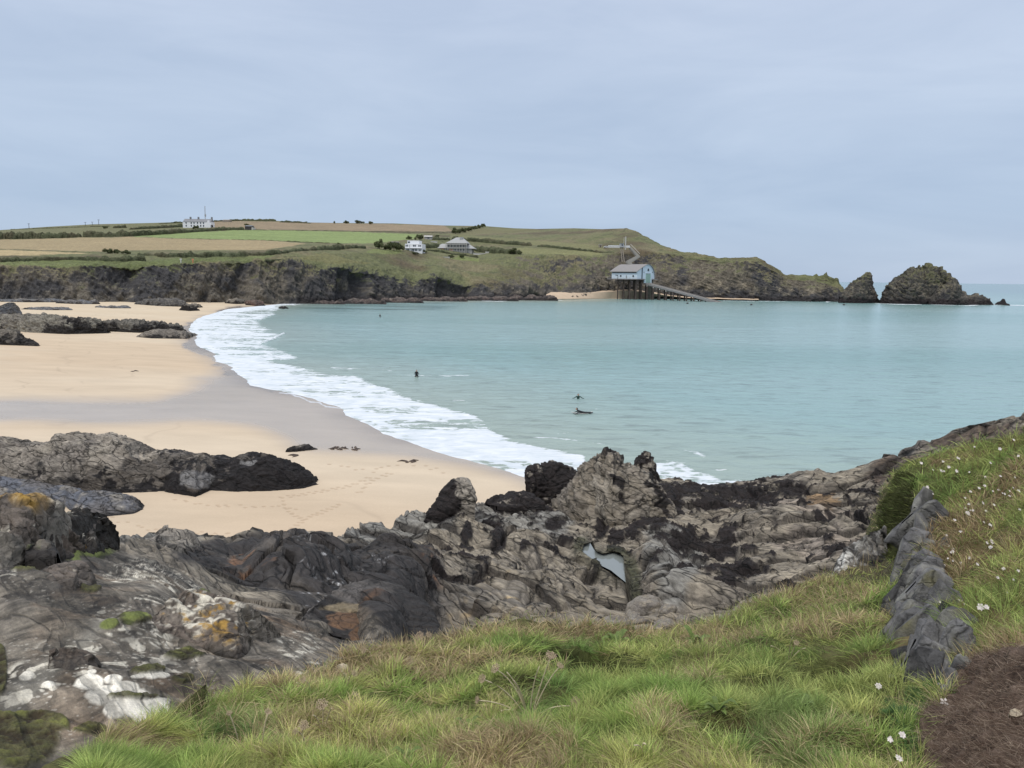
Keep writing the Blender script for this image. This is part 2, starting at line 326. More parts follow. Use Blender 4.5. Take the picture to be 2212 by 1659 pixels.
sh_m = np.clip(1+dm/38, 0, 1); deep = np.clip((Y-450)/900, 0, 1)
c = np.broadcast_to(np.array([.218, .345, .335]), P0.shape).copy()
c = mixc(c, (.30, .345, .29), sh_m*.9); c = mixc(c, (.14, .235, .26), deep*.9)
c = mixc(c, (.10, .24, .215), np.clip(fbm(P0*np.array([.3, 1, 1]), .02, 3)+.1, 0, 1)*.45)
reef = softpoly(px, py, [(640, 662), (760, 658), (980, 655), (960, 668), (820, 676), (700, 676)], 30, 5)
c = mixc(c, (.06, .13, .12), reef*np.clip(.4+1.3*fbm(P0*np.array([.3, 1, 1])+5, .06, 3), 0, .8))
t = NT('sea_water'); a = t.col(); fo = t.n('Attribute', attribute_name='foam').outputs['Fac']
fn = t.noise(.75, 9, .68, .8, vec=t.map((.55, 1.2, 1))); lace = t.n('TexVoronoi', feature='DISTANCE_TO_EDGE', i_Scale=.8, i_Vector=t.n('VectorMath', operation='ADD', i_0=t.map((.45, 1, 1)), i_1=t.n('VectorMath', operation='SCALE', i_0=t.n('TexNoise', i_Vector=t.tc, i_Scale=.9, i_Detail=5).outputs[1], i_3=1.6).outputs[0]).outputs[0]).outputs[0]
lv = t.math('SUBTRACT', fn, t.rng(lace, 0, .28, -.14, .16)); th = t.math('SUBTRACT', 1.0, fo)
fm = t.rng(t.math('SUBTRACT', lv, t.rng(th, 0, 1, -.02, 1.0)), -.03, .13, 0, 1)
w1 = t.noise(.55, 6, .6, .3, vec=t.map((.45, 1.3, 1), (0, 0, .12))); w2 = t.noise(2.6, 5, .6, .2, vec=t.map((.5, 1.2, 1))); w0 = t.noise(.09, 4, .55, .2, vec=t.map((.35, 1.3, 1)))
bn = t.bump(w2, .45, .12, t.bump(w1, .6, .3, t.bump(w0, .35, .7)))
dk = t.rng(w1, .34, .46, .72, 1); kk = t.n('CombineColor', i_0=dk, i_1=dk, i_2=dk).outputs[0]
fcol = t.mix(t.rng(fn, .35, .65, 0, 1), (.50, .56, .60, 1), (.70, .73, .76, 1))
t.set(Base_Color=t.mix(fm, t.mix(1., a.outputs['Color'], kk, 'MULTIPLY'), fcol), Roughness=t.rng(fm, 0, 1, .2, .75), IOR=1.33, Specular_IOR_Level=t.rng(fm, 0, 1, .5, .1), Normal=bn)
T(mesh('sea', P0, gridF(*X.shape), t.m, c, extra={'foam': foam}), kind='structure')
# ------------------------------------------------------------------ far coast (cliffs, slopes, fields, headland)
NX = 2000; xs = np.linspace(-320, 1830, NX)
yb = ip(xs, [(-320, 652), (0, 651), (202, 648), (296, 653), (403, 652), (467, 650), (480, 645), (605, 647), (648, 655), (743, 657), (818, 656), (900, 650), (1060, 649), (1142, 649), (1205, 648), (1222, 643), (1245, 634), (1320, 635), (1328, 626), (1440, 636), (1500, 643), (1603, 650), (1700, 650), (1830, 653)])
Yb = ip(xs, [(-320, 285), (0, 300), (300, 330), (467, 350), (605, 371), (743, 384), (900, 446), (1060, 476), (1205, 505), (1245, 522), (1330, 556), (1440, 566), (1520, 552), (1603, 541), (1830, 537)]); Yb = np.convolve(np.pad(Yb, 60, 'edge'), np.ones(121)/121, 'valid')
r1y = ip(xs, [(-320, 578), (0, 576), (134, 577), (235, 572), (336, 569), (437, 568), (571, 561), (638, 562), (699, 579), (743, 574), (810, 592), (893, 606), (950, 594), (1000, 611), (1112, 612), (1160, 622), (1209, 640), (1236, 622), (1260, 602), (1330, 597), (1400, 592), (1470, 597), (1553, 605), (1633, 606), (1697, 620), (1758, 628), (1812, 634), (1822, 640), (1830, 650)])
r2y = ip(xs, [(-320, 562), (0, 562), (300, 560), (571, 549), (638, 546), (743, 547), (810, 545), (880, 546), (960, 551), (1031, 556), (1078, 552), (1200, 550), (1297, 554), (1345, 549), (1381, 541), (1425, 546), (1470, 552), (1553, 566), (1633, 566), (1697, 601), (1758, 607), (1812, 621), (1822, 634), (1830, 648)])
r3y = ip(xs, [(-320, 546), (0, 545), (300, 541), (571, 536), (743, 531), (893, 527), (1031, 536), (1149, 531), (1297, 539), (1345, 527), (1381, 521), (1425, 537), (1470, 548), (1553, 562), (1633, 561), (1697, 597), (1758, 602), (1812, 617), (1822, 630), (1830, 646)])
r4y = ip(xs, [(-320, 526), (0, 521), (275, 514), (571, 516), (743, 516), (913, 511), (1031, 513), (1200, 513), (1300, 513), (1345, 511), (1381, 512), (1425, 532), (1470, 546), (1553, 560), (1633, 558), (1697, 595), (1758, 600), (1812, 614), (1822, 627), (1830, 644)])
r5y = ip(xs, [(-320, 508), (0, 497), (100, 490), (200, 484.5), (330, 481.5), (480, 476.5), (600, 477), (640, 480), (725, 481.5), (850, 482.5), (960, 487), (1050, 488.5), (1110, 493), (1160, 494.5), (1240, 493), (1300, 495), (1352, 493), (1372, 498), (1390, 508), (1425, 528), (1445, 535), (1470, 543.5), (1503, 546), (1553, 558), (1600, 556.5), (1633, 556), (1657, 568), (1680, 581), (1697, 593), (1715, 594), (1740, 594), (1758, 597), (1764, 591), (1768, 596), (1781, 595), (1784, 589), (1786, 587), (1789, 595), (1802, 602), (1808, 601), (1813, 612), (1822, 624), (1830, 642)])
d1 = ip(xs, [(-320, 12), (600, 13), (900, 22), (1150, 22), (1236, 14), (1830, 9)]); d2 = ip(xs, [(-320, 30), (600, 34), (743, 60), (900, 105), (1031, 110), (1078, 90), (1200, 60), (1297, 40), (1470, 28), (1553, 20), (1633, 18), (1830, 12)])
d3 = ip(xs, [(-320, 80), (600, 85), (900, 160), (1031, 180), (1149, 150), (1297, 80), (1381, 75), (1470, 36), (1633, 26), (1830, 15)]); d4 = ip(xs, [(-320, 230), (600, 210), (900, 260), (1100, 250), (1300, 130), (1381, 90), (1470, 42), (1633, 31), (1830, 17)])
d5 = ip(xs, [(-320, 700), (480, 700), (900, 600), (1100, 480), (1300, 190), (1381, 120), (1470, 55), (1633, 38), (1830, 20)])
rows = [U(xs, yb, Yb)-np.array([0, 0, 2.5]), U(xs, r1y, Yb+d1), U(xs, r2y, Yb+d2), U(xs, r3y, Yb+d3), U(xs, r4y, Yb+d4), U(xs, r5y, Yb+d5)]
bk = rows[-1]+np.array([0, 1, 0])*np.clip(d5, 20, 200)[:, None]; bk[:, 2] *= .55; rows.append(bk); bk = bk+np.array([0, 60, 0]); bk[:, 2] = -2; rows.append(bk)
seg = [64, 44, 26, 26, 30, 8, 6]; G = rows_loft(rows, seg)
ks = np.cumsum([0]+seg)
for it in range(4):      # soften row creases a little, never the skyline
    G2 = G.copy(); G2[1:-1] = (G[:-2]+2*G[1:-1]+G[2:])/4; G2[ks[5]] = G[ks[5]]; G2[ks[1]] = lerp(G2[ks[1]], G[ks[1]], .5); G = G2
LG = G[:ks[5]+1].copy(); LX, LY = proj(LG)       # survey copy, for standing things on the land
v = np.arange(G.shape[0])[:, None]+0*xs[None]
wc = np.interp(v, [0, ks[1]*.7, ks[1], (ks[1]+ks[2])/2, ks[2], ks[3]], [1, 1, .9, .5, .35, .06])
rockside = np.clip((xs-1050)/80, 0, 1)[None]*np.interp(v, [ks[1], ks[2], ks[2]+6], [1, 1, 0]); rockside = np.maximum(rockside, np.clip((xs-1400)/60, 0, 1)[None]*np.interp(v, [ks[2], ks[5]], [1, .8]))
wc = np.maximum(wc, rockside*.85)
n = gnorm(G); n[..., 2] *= .6
Pn = G*np.array([1, 1, .55])
hor = np.clip(np.interp(v, [0, 12, ks[1]], [.5, 1, .8]), 0, 1)
rg = ridge(Pn*np.array([1, 1, .6])+fbm(G, .03, 2)[..., None]*6, .045, 5); gl = fbm(Pn*np.array([1, .6, .35]), .10, 5, .6)
bl = ridge(G@np.array([[.8, -.3, .5], [.3, .9, .3], [-.5, -.1, .8]])*np.array([1, 1, 2.5]), .16, 4)
amp = wc*hor
gully = -np.clip(fbm(np.stack([G[..., 0], G[..., 1]*.2, G[..., 2]*.12], -1), .06, 4)*1.7, 0, 1)**1.4*11*np.interp(v, [0, 8, ks[1]*.85, ks[1]+8], [.3, 1, .9, 0])
Gd = G+n*(amp*(rg*4.6+gl*3.0+bl*2.4-3.2+ridge(G*np.array([1, 1, .7])+40, .42, 3)*.9)*np.clip(1-(xs-1790)/45, .3, 1)[None]+(1-wc)*fbm(G, .08, 4)*.35+gully*(xs < 1215)[None])[..., None]
crest = np.interp(v, [ks[4], ks[5]-2, ks[5], ks[6]], [1, .0, .0, 1]); 
Gd = lerp(G+n*(np.clip((xs-1330)/60, 0, 1)[None]*fbm(G, .25, 4)*1.3)[..., None], Gd, crest[..., None])
Gd[0] = G[0]
PX, PY = proj(G); slope = gnorm(Gd)[..., 2]; slope = np.where(np.isnan(slope), 1, np.abs(slope))
q = fbm(Gd, .05, 4); q2 = fbm(Gd, .25, 4); q3 = fbm(Gd, .8, 3); z = Gd[..., 2]
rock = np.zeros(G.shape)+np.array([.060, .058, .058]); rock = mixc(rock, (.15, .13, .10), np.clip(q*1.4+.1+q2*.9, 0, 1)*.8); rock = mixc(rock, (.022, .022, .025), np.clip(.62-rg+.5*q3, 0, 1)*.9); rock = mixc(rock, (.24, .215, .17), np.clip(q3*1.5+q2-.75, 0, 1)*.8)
rc2 = np.zeros(G.shape)+np.array([.125, .108, .082]); rc2 = mixc(rc2, (.20, .17, .125), np.clip(q2*1.5+.1, 0, 1)); rc2 = mixc(rc2, (.045, .045, .05), np.clip(q*1.6+.1+(.6-rg), 0, 1)*.9); rc2 = mixc(rc2, (.30, .26, .19), np.clip(q3*1.6+q2-.6, 0, 1)*.8)
rock = lerp(rock, rc2, np.clip(np.clip((PX-1060)/60, 0, 1)*np.clip((z-5)/4+q2, 0, 1), 0, 1)[..., None])
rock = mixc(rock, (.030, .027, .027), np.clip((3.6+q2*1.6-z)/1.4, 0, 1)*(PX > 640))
grs = np.zeros(G.shape)+np.array([.135, .142, .065]); grs = mixc(grs, (.185, .155, .092), np.clip(q*1.6+.2+q2*.6, 0, 1)*.75); grs = mixc(grs, (.055, .068, .032), np.clip(q2*1.8-.1, 0, 1)*.6); grs = mixc(grs, (.085, .062, .04), np.clip(fbm(G+40, .03, 3)*2-.35, 0, 1)*.7)
gm = np.interp(v, [0, ks[1]*.72, ks[1], ks[1]+6, ks[2]], [-1.6, -.6, .15, .75, 1.1])-rockside*np.interp(v, [0, ks[2]-6, ks[2], ks[5]], [.5, 1.35, .75, .3])
gm = np.clip((gm+.9*q2+.5*q+(slope-.45)*1.5*(z > 6))*2.2, 0, 1)
gm = np.maximum(gm, (v >= ks[2])*(PX < 1400)*1.)
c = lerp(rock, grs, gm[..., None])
PYw = PY+q2*1.1; PXw = PX+q2*4
def field(poly, col, k=1, var=.12):
    global c
    m = softpoly(PXw, PYw, poly, 2, .7, 6)*k; cc = np.zeros(G.shape)+np.array(col); cc = cc*(1+var*(q2+q)[..., None]); c = lerp(c, cc, m[..., None])
field([(0, 560), (0, 574), (134, 578), (235, 572), (336, 568), (437, 566), (571, 560), (600, 552), (571, 553), (316, 560), (-330, 562), (-330, 574)], (.125, .15, .055), .8, .3)
field([(-330, 517), (178, 486), (460, 478), (480, 495), (178, 512), (-330, 520)], (.145, .145, .068), .8)
field([(440, 481), (480, 477), (640, 480), (960, 487), (980, 500), (743, 500), (524, 494), (460, 492)], (.245, .190, .118), 1)
field([(500, 495.5), (650, 496.5), (980, 501), (980, 504), (650, 500), (500, 499)], (.10, .085, .055), .8)
field([(275, 511), (400, 503), (524, 496), (640, 498), (743, 500), (913, 506.5), (893, 516), (809, 525.5), (743, 526), (571, 519), (413, 515)], (.205, .262, .095), 1, .08)
field([(-330, 521), (0, 518), (178, 513), (275, 512), (413, 516), (571, 519), (665, 526), (571, 540), (299, 541), (198, 544), (64, 539), (-330, 535)], (.315, .250, .140), 1, .07)
field([(-330, 538), (0, 540), (64, 542), (198, 547), (20, 553), (-330, 556)], (.40, .32, .175), 1, .06)
field([(974, 506), (1300, 530), (1310, 543), (1240, 537), (1159, 530), (977, 519)], (.165, .165, .075), .8)
field([(1125, 535), (1297, 545), (1300, 553), (1200, 549), (1078, 548)], (.19, .19, .082), .9)
field([(1031, 493), (1160, 494.5), (1170, 500), (1060, 504), (1000, 508), (960, 506)], (.155, .15, .07), .7)
field([(800, 538), (870, 540), (860, 549), (790, 546)], (.17, .20, .07), .8); field([(990, 553), (1040, 560), (1030, 565), (970, 560)], (.16, .19, .065), .9)
field([(700, 545), (760, 560), (808, 569), (700, 568), (640, 560)], (.17, .16, .07), .7)
# plough lines run along the fields
c = c*(1+.07*np.sin(PX*.03+PY*2.2)*((PX > 300) & (PX < 900) & (PY < 526) & (PY > 497)))[..., None]
M_LAND = m_rock('coast', .55, 1, .9, .9, cw=.05, crk=.75, grain=.9)
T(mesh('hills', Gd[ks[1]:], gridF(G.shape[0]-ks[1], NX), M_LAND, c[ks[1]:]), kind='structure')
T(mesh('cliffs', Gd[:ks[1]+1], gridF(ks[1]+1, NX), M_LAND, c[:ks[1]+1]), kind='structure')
# land behind the left cliffs closing the bay to the side
def LP(x, y):
    """world point of the land seen at survey position x, y"""
    j = np.clip((np.asarray(x, float)+320)/2150*(NX-1), 0, NX-1.001); out = []
    for jj, yy in zip(np.atleast_1d(j), np.atleast_1d(y)):
        k = int(round(jj)); out.append([np.interp(-yy, -LY[:, k], LG[:, k, a]) for a in range(3)])
    return np.array(out).reshape(np.shape(x)+(3,))
# ------------------------------------------------------------------ rock outcrops
def outcrop(name, crest, base, th, label, cat='rock outcrop', zf=None, Yf=None, res=2., amp=.25, sc=.8, mat=None, colf=None, group=None, seg=(26, 18), bulge=.75, sink=.4, backz=None, strat=None):
    crest = np.array(crest, float); base = np.array(base, float)
    n = max(14, int((crest[-1, 0]-crest[0, 0])/res)); u = np.linspace(0, 1, n)
    def rs(p): return np.interp(u, (p[:, 0]-p[0, 0])/(p[-1, 0]-p[0, 0]), p[:, 0]), np.interp(u, (p[:, 0]-p[0, 0])/(p[-1, 0]-p[0, 0]), p[:, 1])
    cx, cy = rs(crest); bx, by = rs(base)
    if isinstance(Yf, str): B = U(bx, by, fS(bx, by)+.02)
    elif Yf is not None: B = U(bx, by, ip(bx, Yf) if hasattr(Yf, '__len__') else Yf+0*bx)
    elif zf is not None: B = Uz(bx, by, zf+0*bx)
    else: B = Us(bx, by)
    tap = np.clip(np.sin(np.pi*np.clip(u, .02, .98))**.5, .25, 1); thk = th*tap
    C = U(cx, cy, B[:, 1]+thk*.5); rows = []
    for k in np.linspace(0, 1, seg[0]):
        a = k*math.pi/2; hz = (1-math.cos(a))*bulge+k*(1-bulge); vt = math.sin(a)*bulge+k*(1-bulge)
        p = B*(1-hz)+C*hz; p[:, 2] = B[:, 2]+(C[:, 2]-B[:, 2])*vt; rows.append(p)
    low = B.copy(); low[:, 2] -= sink; low[:, 1] -= .02*th
    bkz = (B[:, 2] if backz is None else backz+0*u)-sink; D = C+np.array([0, 1, 0])*(thk*.5)[:, None]; D[:, 2] = bkz
    for k in np.linspace(0, 1, seg[1])[1:]:
        a = k*math.pi/2; p = C*(1-math.sin(a))+D*math.sin(a); p[:, 2] = C[:, 2]*math.cos(a)+D[:, 2]*(1-math.cos(a)); rows.append(p)
    G = np.stack([low]+rows); n_ = gnorm(G); hgt = max(.3, float(np.percentile(C[:, 2]-B[:, 2], 90)))
    rel = np.clip((G[..., 2]-B[None, :, 2])/hgt, 0, 1.2)
    Q = G+fbm(G, .5*sc, 2)[..., None]*.5/sc
    f1, f2, _ = worley(*(np.moveaxis(Q@np.array([[1., .2, 0], [.1, .5, 0], [.3, 1.2, 0]])*sc*1.5, -1, 0)[:2]))
    d = fbm(G, sc, 5, .6)*1.1+ridge(G*np.array([.6, 1, 1.6]), sc*1.9, 4)*.55-.5*np.clip(1-(f2-f1)*5, 0, 1)
    if strat is not None:
        w = G@np.array(strat)*sc*2.4+fbm(G, sc*.7, 3)*1.2; fr = w-np.floor(w); d = d*.7+.9*np.where(fr < .85, fr, (1-fr)*5.6)-.45
    Gd = G+n_*(d*amp*np.clip(rel*3+.35, .35, 1))[..., None]
    Gd[0] = G[0]; x, y = proj(G); nz_ = np.abs(gnorm(Gd)[..., 2])
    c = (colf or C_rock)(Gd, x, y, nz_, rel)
    o = mesh(name, Gd, gridF(*G.shape[:2]), mat or M_ROCK, c); T(o, label, cat, group); return o
def cc_(G, c): return np.zeros(G.shape)+np.array(c)
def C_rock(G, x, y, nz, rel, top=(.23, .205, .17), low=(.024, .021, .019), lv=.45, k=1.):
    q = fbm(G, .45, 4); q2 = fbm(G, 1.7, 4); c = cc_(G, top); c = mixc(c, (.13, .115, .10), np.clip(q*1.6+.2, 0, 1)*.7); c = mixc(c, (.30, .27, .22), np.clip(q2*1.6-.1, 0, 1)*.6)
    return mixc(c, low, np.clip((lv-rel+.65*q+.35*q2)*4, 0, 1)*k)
def mkc(**kw): return lambda *a: C_rock(*a, **kw)
M_ROCK = m_rock('rock', .9, 1, .78, .8); M_STRAT = m_rock('layered_rock', 1.1, 1, .78, 1., an=(.45, .8, 1.7), rot=(0, -.25, .3), cw=.035, crk=.1, grain=1.4); M_NEAR = m_rock('near_rock', 2.6, .8, .75, .8, crk=.45); M_FAR = m_rock('far_rock', .45, 1, .85, .9, cw=.06, crk=.5)
def C_big(G, x, y, nz, rel):
    c = C_rock(G, x, y, nz, rel, top=(.25, .22, .18), lv=-.1); q = fbm(G, .6, 5, .6)
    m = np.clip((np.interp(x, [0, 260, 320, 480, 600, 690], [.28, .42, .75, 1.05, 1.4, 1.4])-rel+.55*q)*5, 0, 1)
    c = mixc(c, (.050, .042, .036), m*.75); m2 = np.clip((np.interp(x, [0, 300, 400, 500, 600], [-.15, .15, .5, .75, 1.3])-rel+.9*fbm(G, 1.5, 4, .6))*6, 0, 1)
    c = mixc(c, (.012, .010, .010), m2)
    return mixc(c, (.17, .165, .16), ell(x, y, [(425, 1035, 42, 20), (540, 1000, 20, 6)], q*.5)*.9)
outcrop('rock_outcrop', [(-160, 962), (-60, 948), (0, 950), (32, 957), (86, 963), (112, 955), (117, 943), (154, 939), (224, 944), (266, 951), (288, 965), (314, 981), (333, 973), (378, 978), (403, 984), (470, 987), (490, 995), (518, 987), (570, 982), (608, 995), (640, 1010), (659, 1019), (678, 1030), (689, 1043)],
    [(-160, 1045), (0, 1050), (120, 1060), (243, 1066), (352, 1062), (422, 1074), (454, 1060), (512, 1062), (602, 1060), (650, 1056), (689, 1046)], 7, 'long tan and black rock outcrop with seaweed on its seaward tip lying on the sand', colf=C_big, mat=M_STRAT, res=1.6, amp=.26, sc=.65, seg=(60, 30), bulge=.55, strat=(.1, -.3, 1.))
bl_ = dict(top=(.105, .112, .13), low=(.03, .03, .033), lv=.12)
outcrop('rock_slab', [(-120, 1028), (0, 1032), (58, 1040), (112, 1052), (160, 1054), (186, 1062)], [(-120, 1085), (0, 1083), (60, 1084), (141, 1086), (186, 1068)], 3, 'smooth blue grey rock slab in front of the long outcrop', colf=mkc(**bl_), mat=M_STRAT, amp=.10, sc=1.1, seg=(30, 14), strat=(.2, -.6, .8))
outcrop('boulder', [(136, 1086), (142, 1072), (166, 1063), (224, 1065), (262, 1072), (285, 1080), (314, 1097)], [(136, 1089), (150, 1102), (176, 1111), (230, 1116), (288, 1110), (314, 1098)], 3, 'flat dark grey boulder with slanting joints lying on the sand', cat='boulder', colf=mkc(**bl_), mat=M_STRAT, amp=.09, sc=1.3, seg=(34, 18), bulge=.9, strat=(.7, -.5, .6))
outcrop('rock', [(617, 976), (622, 968), (640, 962), (655, 960), (668, 963), (686, 970)], [(617, 977), (640, 976), (686, 971)], 1.2, 'small black rock alone on the wet sand beside the long outcrop', cat='rock', colf=mkc(lv=.9), amp=.10, sc=3)
outcrop('rock_slab', [(50, 1105), (66, 1101), (88, 1106), (103, 1117)], [(50, 1126), (75, 1129), (103, 1119)], 1.4, 'small layered dark slab behind the orange lichen rock', colf=mkc(**bl_), mat=M_STRAT, amp=.06, sc=2.5, strat=(.1, -.2, 1))
# far beach
fw_ = dict(mat=M_STRAT, res=1., amp=.55, sc=.55, seg=(34, 14), strat=(.2, -.3, 1.1))
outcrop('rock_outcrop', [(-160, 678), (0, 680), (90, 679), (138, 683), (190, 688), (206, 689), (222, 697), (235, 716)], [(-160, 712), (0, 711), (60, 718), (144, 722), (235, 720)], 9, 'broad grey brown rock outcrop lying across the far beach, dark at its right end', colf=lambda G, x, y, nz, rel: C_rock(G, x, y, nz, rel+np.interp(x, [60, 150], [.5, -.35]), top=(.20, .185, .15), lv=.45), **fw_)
outcrop('rock', [(-60, 672), (0, 659), (14, 653), (28, 653), (38, 664), (48, 680)], [(-60, 690), (0, 688), (48, 684)], 5, 'pointed grey rock standing behind the broad outcrop at the left edge', cat='rock', colf=mkc(top=(.15, .155, .165), lv=.1), **fw_)
outcrop('rock_outcrop', [(216, 694), (232, 692), (248, 691), (280, 690), (310, 692), (340, 695), (386, 701), (396, 710), (402, 716)], [(216, 713), (236, 716), (300, 719), (350, 717), (402, 717)], 6, 'low black seaweed covered outcrop reaching towards the surf on the far beach', colf=mkc(top=(.14, .13, .11), lv=.75), **fw_)
outcrop('rock_slab', [(294, 727), (312, 717), (340, 710), (370, 711), (400, 717), (425, 722)], [(294, 728), (328, 731), (402, 732), (425, 723)], 5, 'flat brown rock slab in front of the black outcrop nearest the surf', colf=mkc(top=(.19, .165, .135), lv=.15), **{**fw_, 'amp': .2})
outcrop('rock_outcrop', [(-60, 708), (0, 714), (26, 714), (38, 723), (48, 734), (60, 734), (72, 738), (83, 745)], [(-60, 742), (0, 745), (83, 748)], 5, 'rounded dark rock with a low weedy tail at the left edge of the far beach', colf=mkc(top=(.13, .115, .095), lv=.6), **fw_)
outcrop('rock_outcrop', [(290, 656), (305, 650), (320, 646), (345, 644), (380, 645), (400, 652), (408, 660)], [(290, 657), (340, 661), (408, 663)], 7, 'dark rock ledge at the foot of the cliff above the far sand', colf=mkc(top=(.11, .105, .10), lv=.3), **fw_)
outcrop('rock', [(387, 668), (392, 661), (398, 656), (408, 657), (418, 661), (432, 670)], [(387, 670), (408, 672), (432, 671)], 4, 'black rock lying on the sand just right of the cliff foot ledge', cat='rock', colf=mkc(lv=.8), **fw_)
outcrop('rock', [(408, 660), (416, 656), (428, 656), (438, 663)], [(408, 662), (425, 665), (438, 664)], 4, 'small dark rock close behind the black rock on the far sand', cat='rock', colf=mkc(lv=.5), **fw_)
outcrop('rock_outcrop', [(486, 652), (498, 646), (512, 644), (524, 646), (533, 654)], [(486, 655), (510, 657), (533, 656)], 5, 'dark rock by the cliff foot, left of the reddish one', colf=mkc(lv=.5), **fw_)
outcrop('rock_outcrop', [(530, 652), (536, 649), (552, 648), (564, 650), (572, 659)], [(530, 659), (552, 661), (572, 661)], 5, 'reddish brown rock at the water edge below the cliff', colf=mkc(top=(.14, .085, .07), lv=.3), **fw_)
outcrop('rock', [(602, 664), (608, 661), (616, 661), (623, 665)], [(602, 667), (612, 668), (623, 667)], 3, 'small black rock standing in the shallow water of the bay corner', cat='rock', zf=0, colf=mkc(lv=.9), **{**fw_, 'amp': .15})
for i, (a, b, y, h, lab) in enumerate([(-40, 150, 650, 6, 'flat grey slabs spread along the foot of the left cliff'), (120, 215, 654, 7, 'blue grey slabs just right of the cliff foot slabs'), (44, 156, 667, 4, 'thin flat slabs barely showing through the sand'), (205, 282, 663, 3, 'scattered thin rock strip on the sand below the cliff'), (480, 500, 643, 2, 'tiny dark rock on the sand strip under the cliff')]):
    cr = [(a, y)]+[(lerp(a, b, t), y-h*(.45+.5*abs(math.sin(t*11+i)))) for t in (.15, .3, .45, .6, .75, .9)]+[(b, y+2)]
    outcrop('rock_slab', cr, [(a, y+1), (lerp(a, b, .5), y+3), (b, y+3)], 6, lab, colf=mkc(top=(.125, .13, .14), lv=.25), **{**fw_, 'amp': .3})
# shore rocks under the far cliffs
for i, (a, b, y, h, lab) in enumerate([(640, 745, 657, 9, 'low black rocks at the waterline left of the swimmer'), (735, 835, 656, 11, 'dark tidal ledge at the foot of the middle cliff'), (820, 915, 652, 10, 'black tidal ledge right of the middle cliff ledge'), (905, 1010, 650, 9, 'dark wave washed ledge below the modern white house'), (1000, 1120, 649, 10, 'dark ledge at the water below the grassy slope'), (1100, 1206, 648, 11, 'last black ledge before the small cove beach'), (1250, 1324, 634, 12, 'dark undercut rocks at the back of the cove beach'), (1395, 1480, 640, 7, 'low dark rocks behind the slipway')]):
    cr = [(a, y-1)]+[(lerp(a, b, t), y-h*(.5+.5*abs(math.sin(t*9+i*2)))) for t in np.linspace(.1, .92, 9)]+[(b, y)]
    outcrop('shore_rock', cr, [(a, y+1), (b, y+1)], 14, lab, Yf=ip(np.array([a]), [(640, 376), (735, 384), (820, 410), (905, 442), (1000, 462), (1100, 480), (1206, 500), (1250, 556), (1395, 560)])[0], colf=mkc(top=(.085, .062, .055), low=(.028, .024, .023), lv=.6), **{**fw_, 'amp': .8, 'sc': .25, 'seg': (30, 12)}, sink=3)
# sea stacks
def C_stack(G, x, y, nz, rel):
    q = fbm(G, .12, 4); q2 = fbm(G, .4, 4, .6); z = G[..., 2]
    c = cc_(G, (.085, .078, .068)); c = mixc(c, (.21, .18, .135), np.clip(q2*2+.05, 0, 1)*.85); c = mixc(c, (.038, .038, .042), np.clip(q*2+ridge(G*np.array([1, 1, .5]), .3, 3)*.9-.45, 0, 1)*.85)
    c = mixc(c, (.125, .125, .06), np.clip((z-12)/9+q*1.2+q2*1.0+(nz-.62)*2.2, 0, 1)*.85); return mixc(c, (.026, .021, .021), np.clip((4.2+q2*2-z)/1.3, 0, 1))
st = dict(cat='sea stack', colf=C_stack, mat=M_FAR, res=.9, sc=.17, seg=(70, 20), sink=2)
outcrop('sea_stack', [(1815, 640), (1828, 624), (1840, 613), (1849, 606), (1857, 600), (1865, 596), (1871, 591), (1878, 587), (1881, 592), (1884, 604), (1888, 622), (1893, 636), (1902, 652)], [(1812, 655), (1860, 656), (1903, 655)], 20, 'sharp shark fin shaped sea stack next to the headland', zf=-.2, amp=1.5, strat=(.75, .1, .5), **st)
outcrop('sea_stack', [(1903, 652), (1915, 640), (1921, 627), (1925, 613), (1935, 607), (1948, 599), (1956, 594), (1961, 585), (1968, 581), (1978, 583), (1987, 577), (1994, 578), (2000, 572), (2010, 572), (2018, 578), (2028, 582), (2033, 577), (2040, 582), (2047, 588), (2052, 593), (2054, 606), (2061, 625), (2068, 652)], [(1900, 656), (1960, 658), (2068, 659)], 38, 'largest rounded sea stack with a grassy crown', zf=-.2, amp=2.6, strat=(.6, .1, .55), **st)
outcrop('sea_stack', [(2007, 652), (2022, 636), (2036, 620), (2048, 608), (2056, 600), (2062, 600), (2069, 606), (2073, 619), (2077, 628), (2084, 632), (2087, 638), (2098, 640), (2108, 637), (2118, 640), (2127, 641), (2136, 647), (2146, 658)], [(2005, 659), (2060, 660), (2148, 660)], 18, 'leaning dark stack with a long low tail beside the largest stack', zf=-.3, amp=1.6, strat=(.75, .1, .45), **st)
outcrop('sea_stack', [(2149, 657), (2156, 652), (2163, 650), (2167, 645), (2171, 646), (2173, 654), (2182, 659)], [(2149, 659), (2182, 661)], 7, 'small isolated rock tip at the seaward end of the stacks', zf=-.2, amp=.5, **st)
